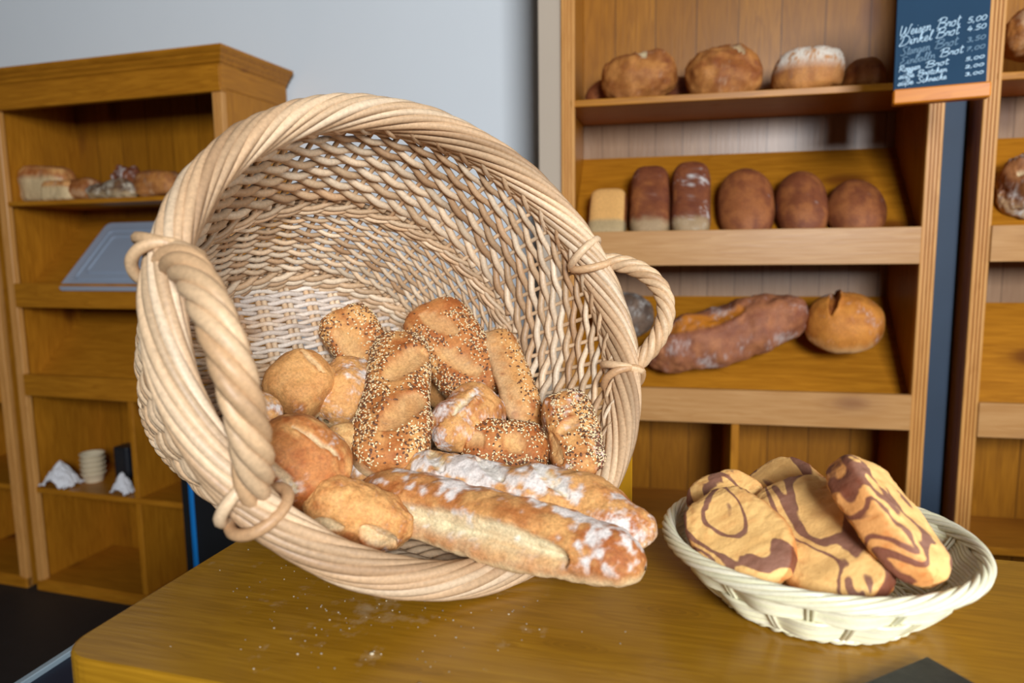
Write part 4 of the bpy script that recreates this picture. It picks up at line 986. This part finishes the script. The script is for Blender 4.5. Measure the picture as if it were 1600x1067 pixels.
def write(txt, x0, z0, size, width, mat, rad=.0009, tilt=0):
    tot = sum(GL_[c][0] for c in txt); sx = width / tot; a = Acc(); x = x0
    for c in txt:
        adv, st = GL_[c]
        for s_ in st:
            q = catmull(s_); P = np.stack([x + q[:, 0] * sx + q[:, 1] * size * .22, 0 * q[:, 0] - .0004, z0 + q[:, 1] * size + (x - x0 + q[:, 0] * sx) * tilt], -1)
            a.tube(P, rad, (0, 1, 0), 5)
        x += adv * sx
    o = a.build('chalk_writing', mat); o.parent = cb; return o
k = BW / 150.      # metres per picture pixel on the board
rows_ = [('Weisen', 'Brot', '5,00', 1, 7, 50, 18, 65, 97, 107), ('Dinkel', 'Brot', '4.50', 1, 6, 54, 17, 64, 79, 92), ('Stangen', 'Brot', '3,50', 0, 9, 48, 15, 63, 62, 74),
         ('Einballn', 'Brot', '7,00', 0, 8, 58, 14, 72, 45, 58), ('Roggen', 'Brot', '5,00', 1, 7, 36, 11, 50, 33, 42), ('süße', 'Brötchen', '2,00', 1, 8, 26, 10, 38, 21, 29), ('süße', 'Schnecke', '3,00', 1, 7, 26, 10, 38, 9, 16)]
for i_, (w1, w2, pr_, bold, xa, wa, sz_, xb, z0_, z1_) in enumerate(rows_):
    tl_ = (z1_ - z0_) / 108.
    write(w1, xa * k, z0_ * k, sz_ * k, wa * k, M_CH if bold else M_CH2, tilt=tl_)
    write(w2, xb * k, (z0_ + tl_ * (xb - xa)) * k, sz_ * k, (38 if len(w2) < 5 else 48) * k, M_CH if i_ != 2 else M_CH2, tilt=tl_)
    write(pr_, 114 * k, z1_ * k, sz_ * .62 * k, 30 * k, M_CH if i_ not in (2, 3) else M_CH2, tilt=tl_)

# ------------------------------------------------------------------ small things on the counter
M_SLATE = plain('black_slate', srgb(34, 34, 32), rough=.5, var=.35, sc_=80, bump=.4)
c0 = onz(1449, 1026, TZ + .008); e1 = onz(1352, 1067, TZ + .008); e2 = onz(1522, 1067, TZ + .008)
d1 = unit(e1 - c0); d2 = unit(e2 - c0); L1, L2 = .12, .12
V = [c0, c0 + d1 * L1, c0 + d1 * L1 + d2 * L2, c0 + d2 * L2]; V = [np.array([p[0], p[1], z]) for z in (TZ + .001, TZ + .008) for p in V]
ctr = np.mean(V, 0); ctr[2] = TZ + .001
o = mesh('slate_tile', [v - ctr for v in V], [[0, 1, 2, 3][::-1], [4, 5, 6, 7], [0, 1, 5, 4], [1, 2, 6, 5], [2, 3, 7, 6], [3, 0, 4, 7]], M_SLATE, None, smooth=False, M=Matrix.Translation(ctr))
tag(o, 'black slate tile corner at the front edge of the counter, bottom right', 'slate tile')
# thin amber panel behind the basket
M_AMB = plain('amber_acrylic', srgb(170, 120, 20), rough=.25, var=.05, alpha=.75)
b = onz(972, 800, TZ); a = Acc(); a.box(-.03, .012, 0, .004, 0, .085, bev=.001)
o = a.build('amber_panel', M_AMB, smooth=False, M=mat4(tu, tn, (0, 0, 1), (b[0], b[1], TZ))); tag(o, 'small upright amber panel behind the right rim of the wicker basket', 'panel')
# crumbs and flour dust
a = Acc(); ic = seed_shape()
for _ in range(150):
    x = random.gauss(.22, .10); y = random.gauss(.14, .07)
    if not (.02 < x < .5 and .015 < y < .34): continue
    s_ = random.uniform(.0004, .0011) * (2.0 if random.random() < .05 else 1)
    V = ic[0] * s_ * np.array([1, .8, .6]) + np.array([x, y, TZ + s_ * .5]); c = srgb(214, 196, 164) * random.uniform(.25, .9)
    a.V.append(V); a.F += (ic[1] + a.n).tolist(); a.C.append(np.broadcast_to(c, V.shape)); a.n += len(V)
o = a.build('bread_crumbs', M_SEED, M=mat4(tu, tn, (0, 0, 1), (TP[0], TP[1], 0))); tag(o, 'scattered bread crumbs on the counter in front of the wicker basket', 'crumbs', kind='stuff')
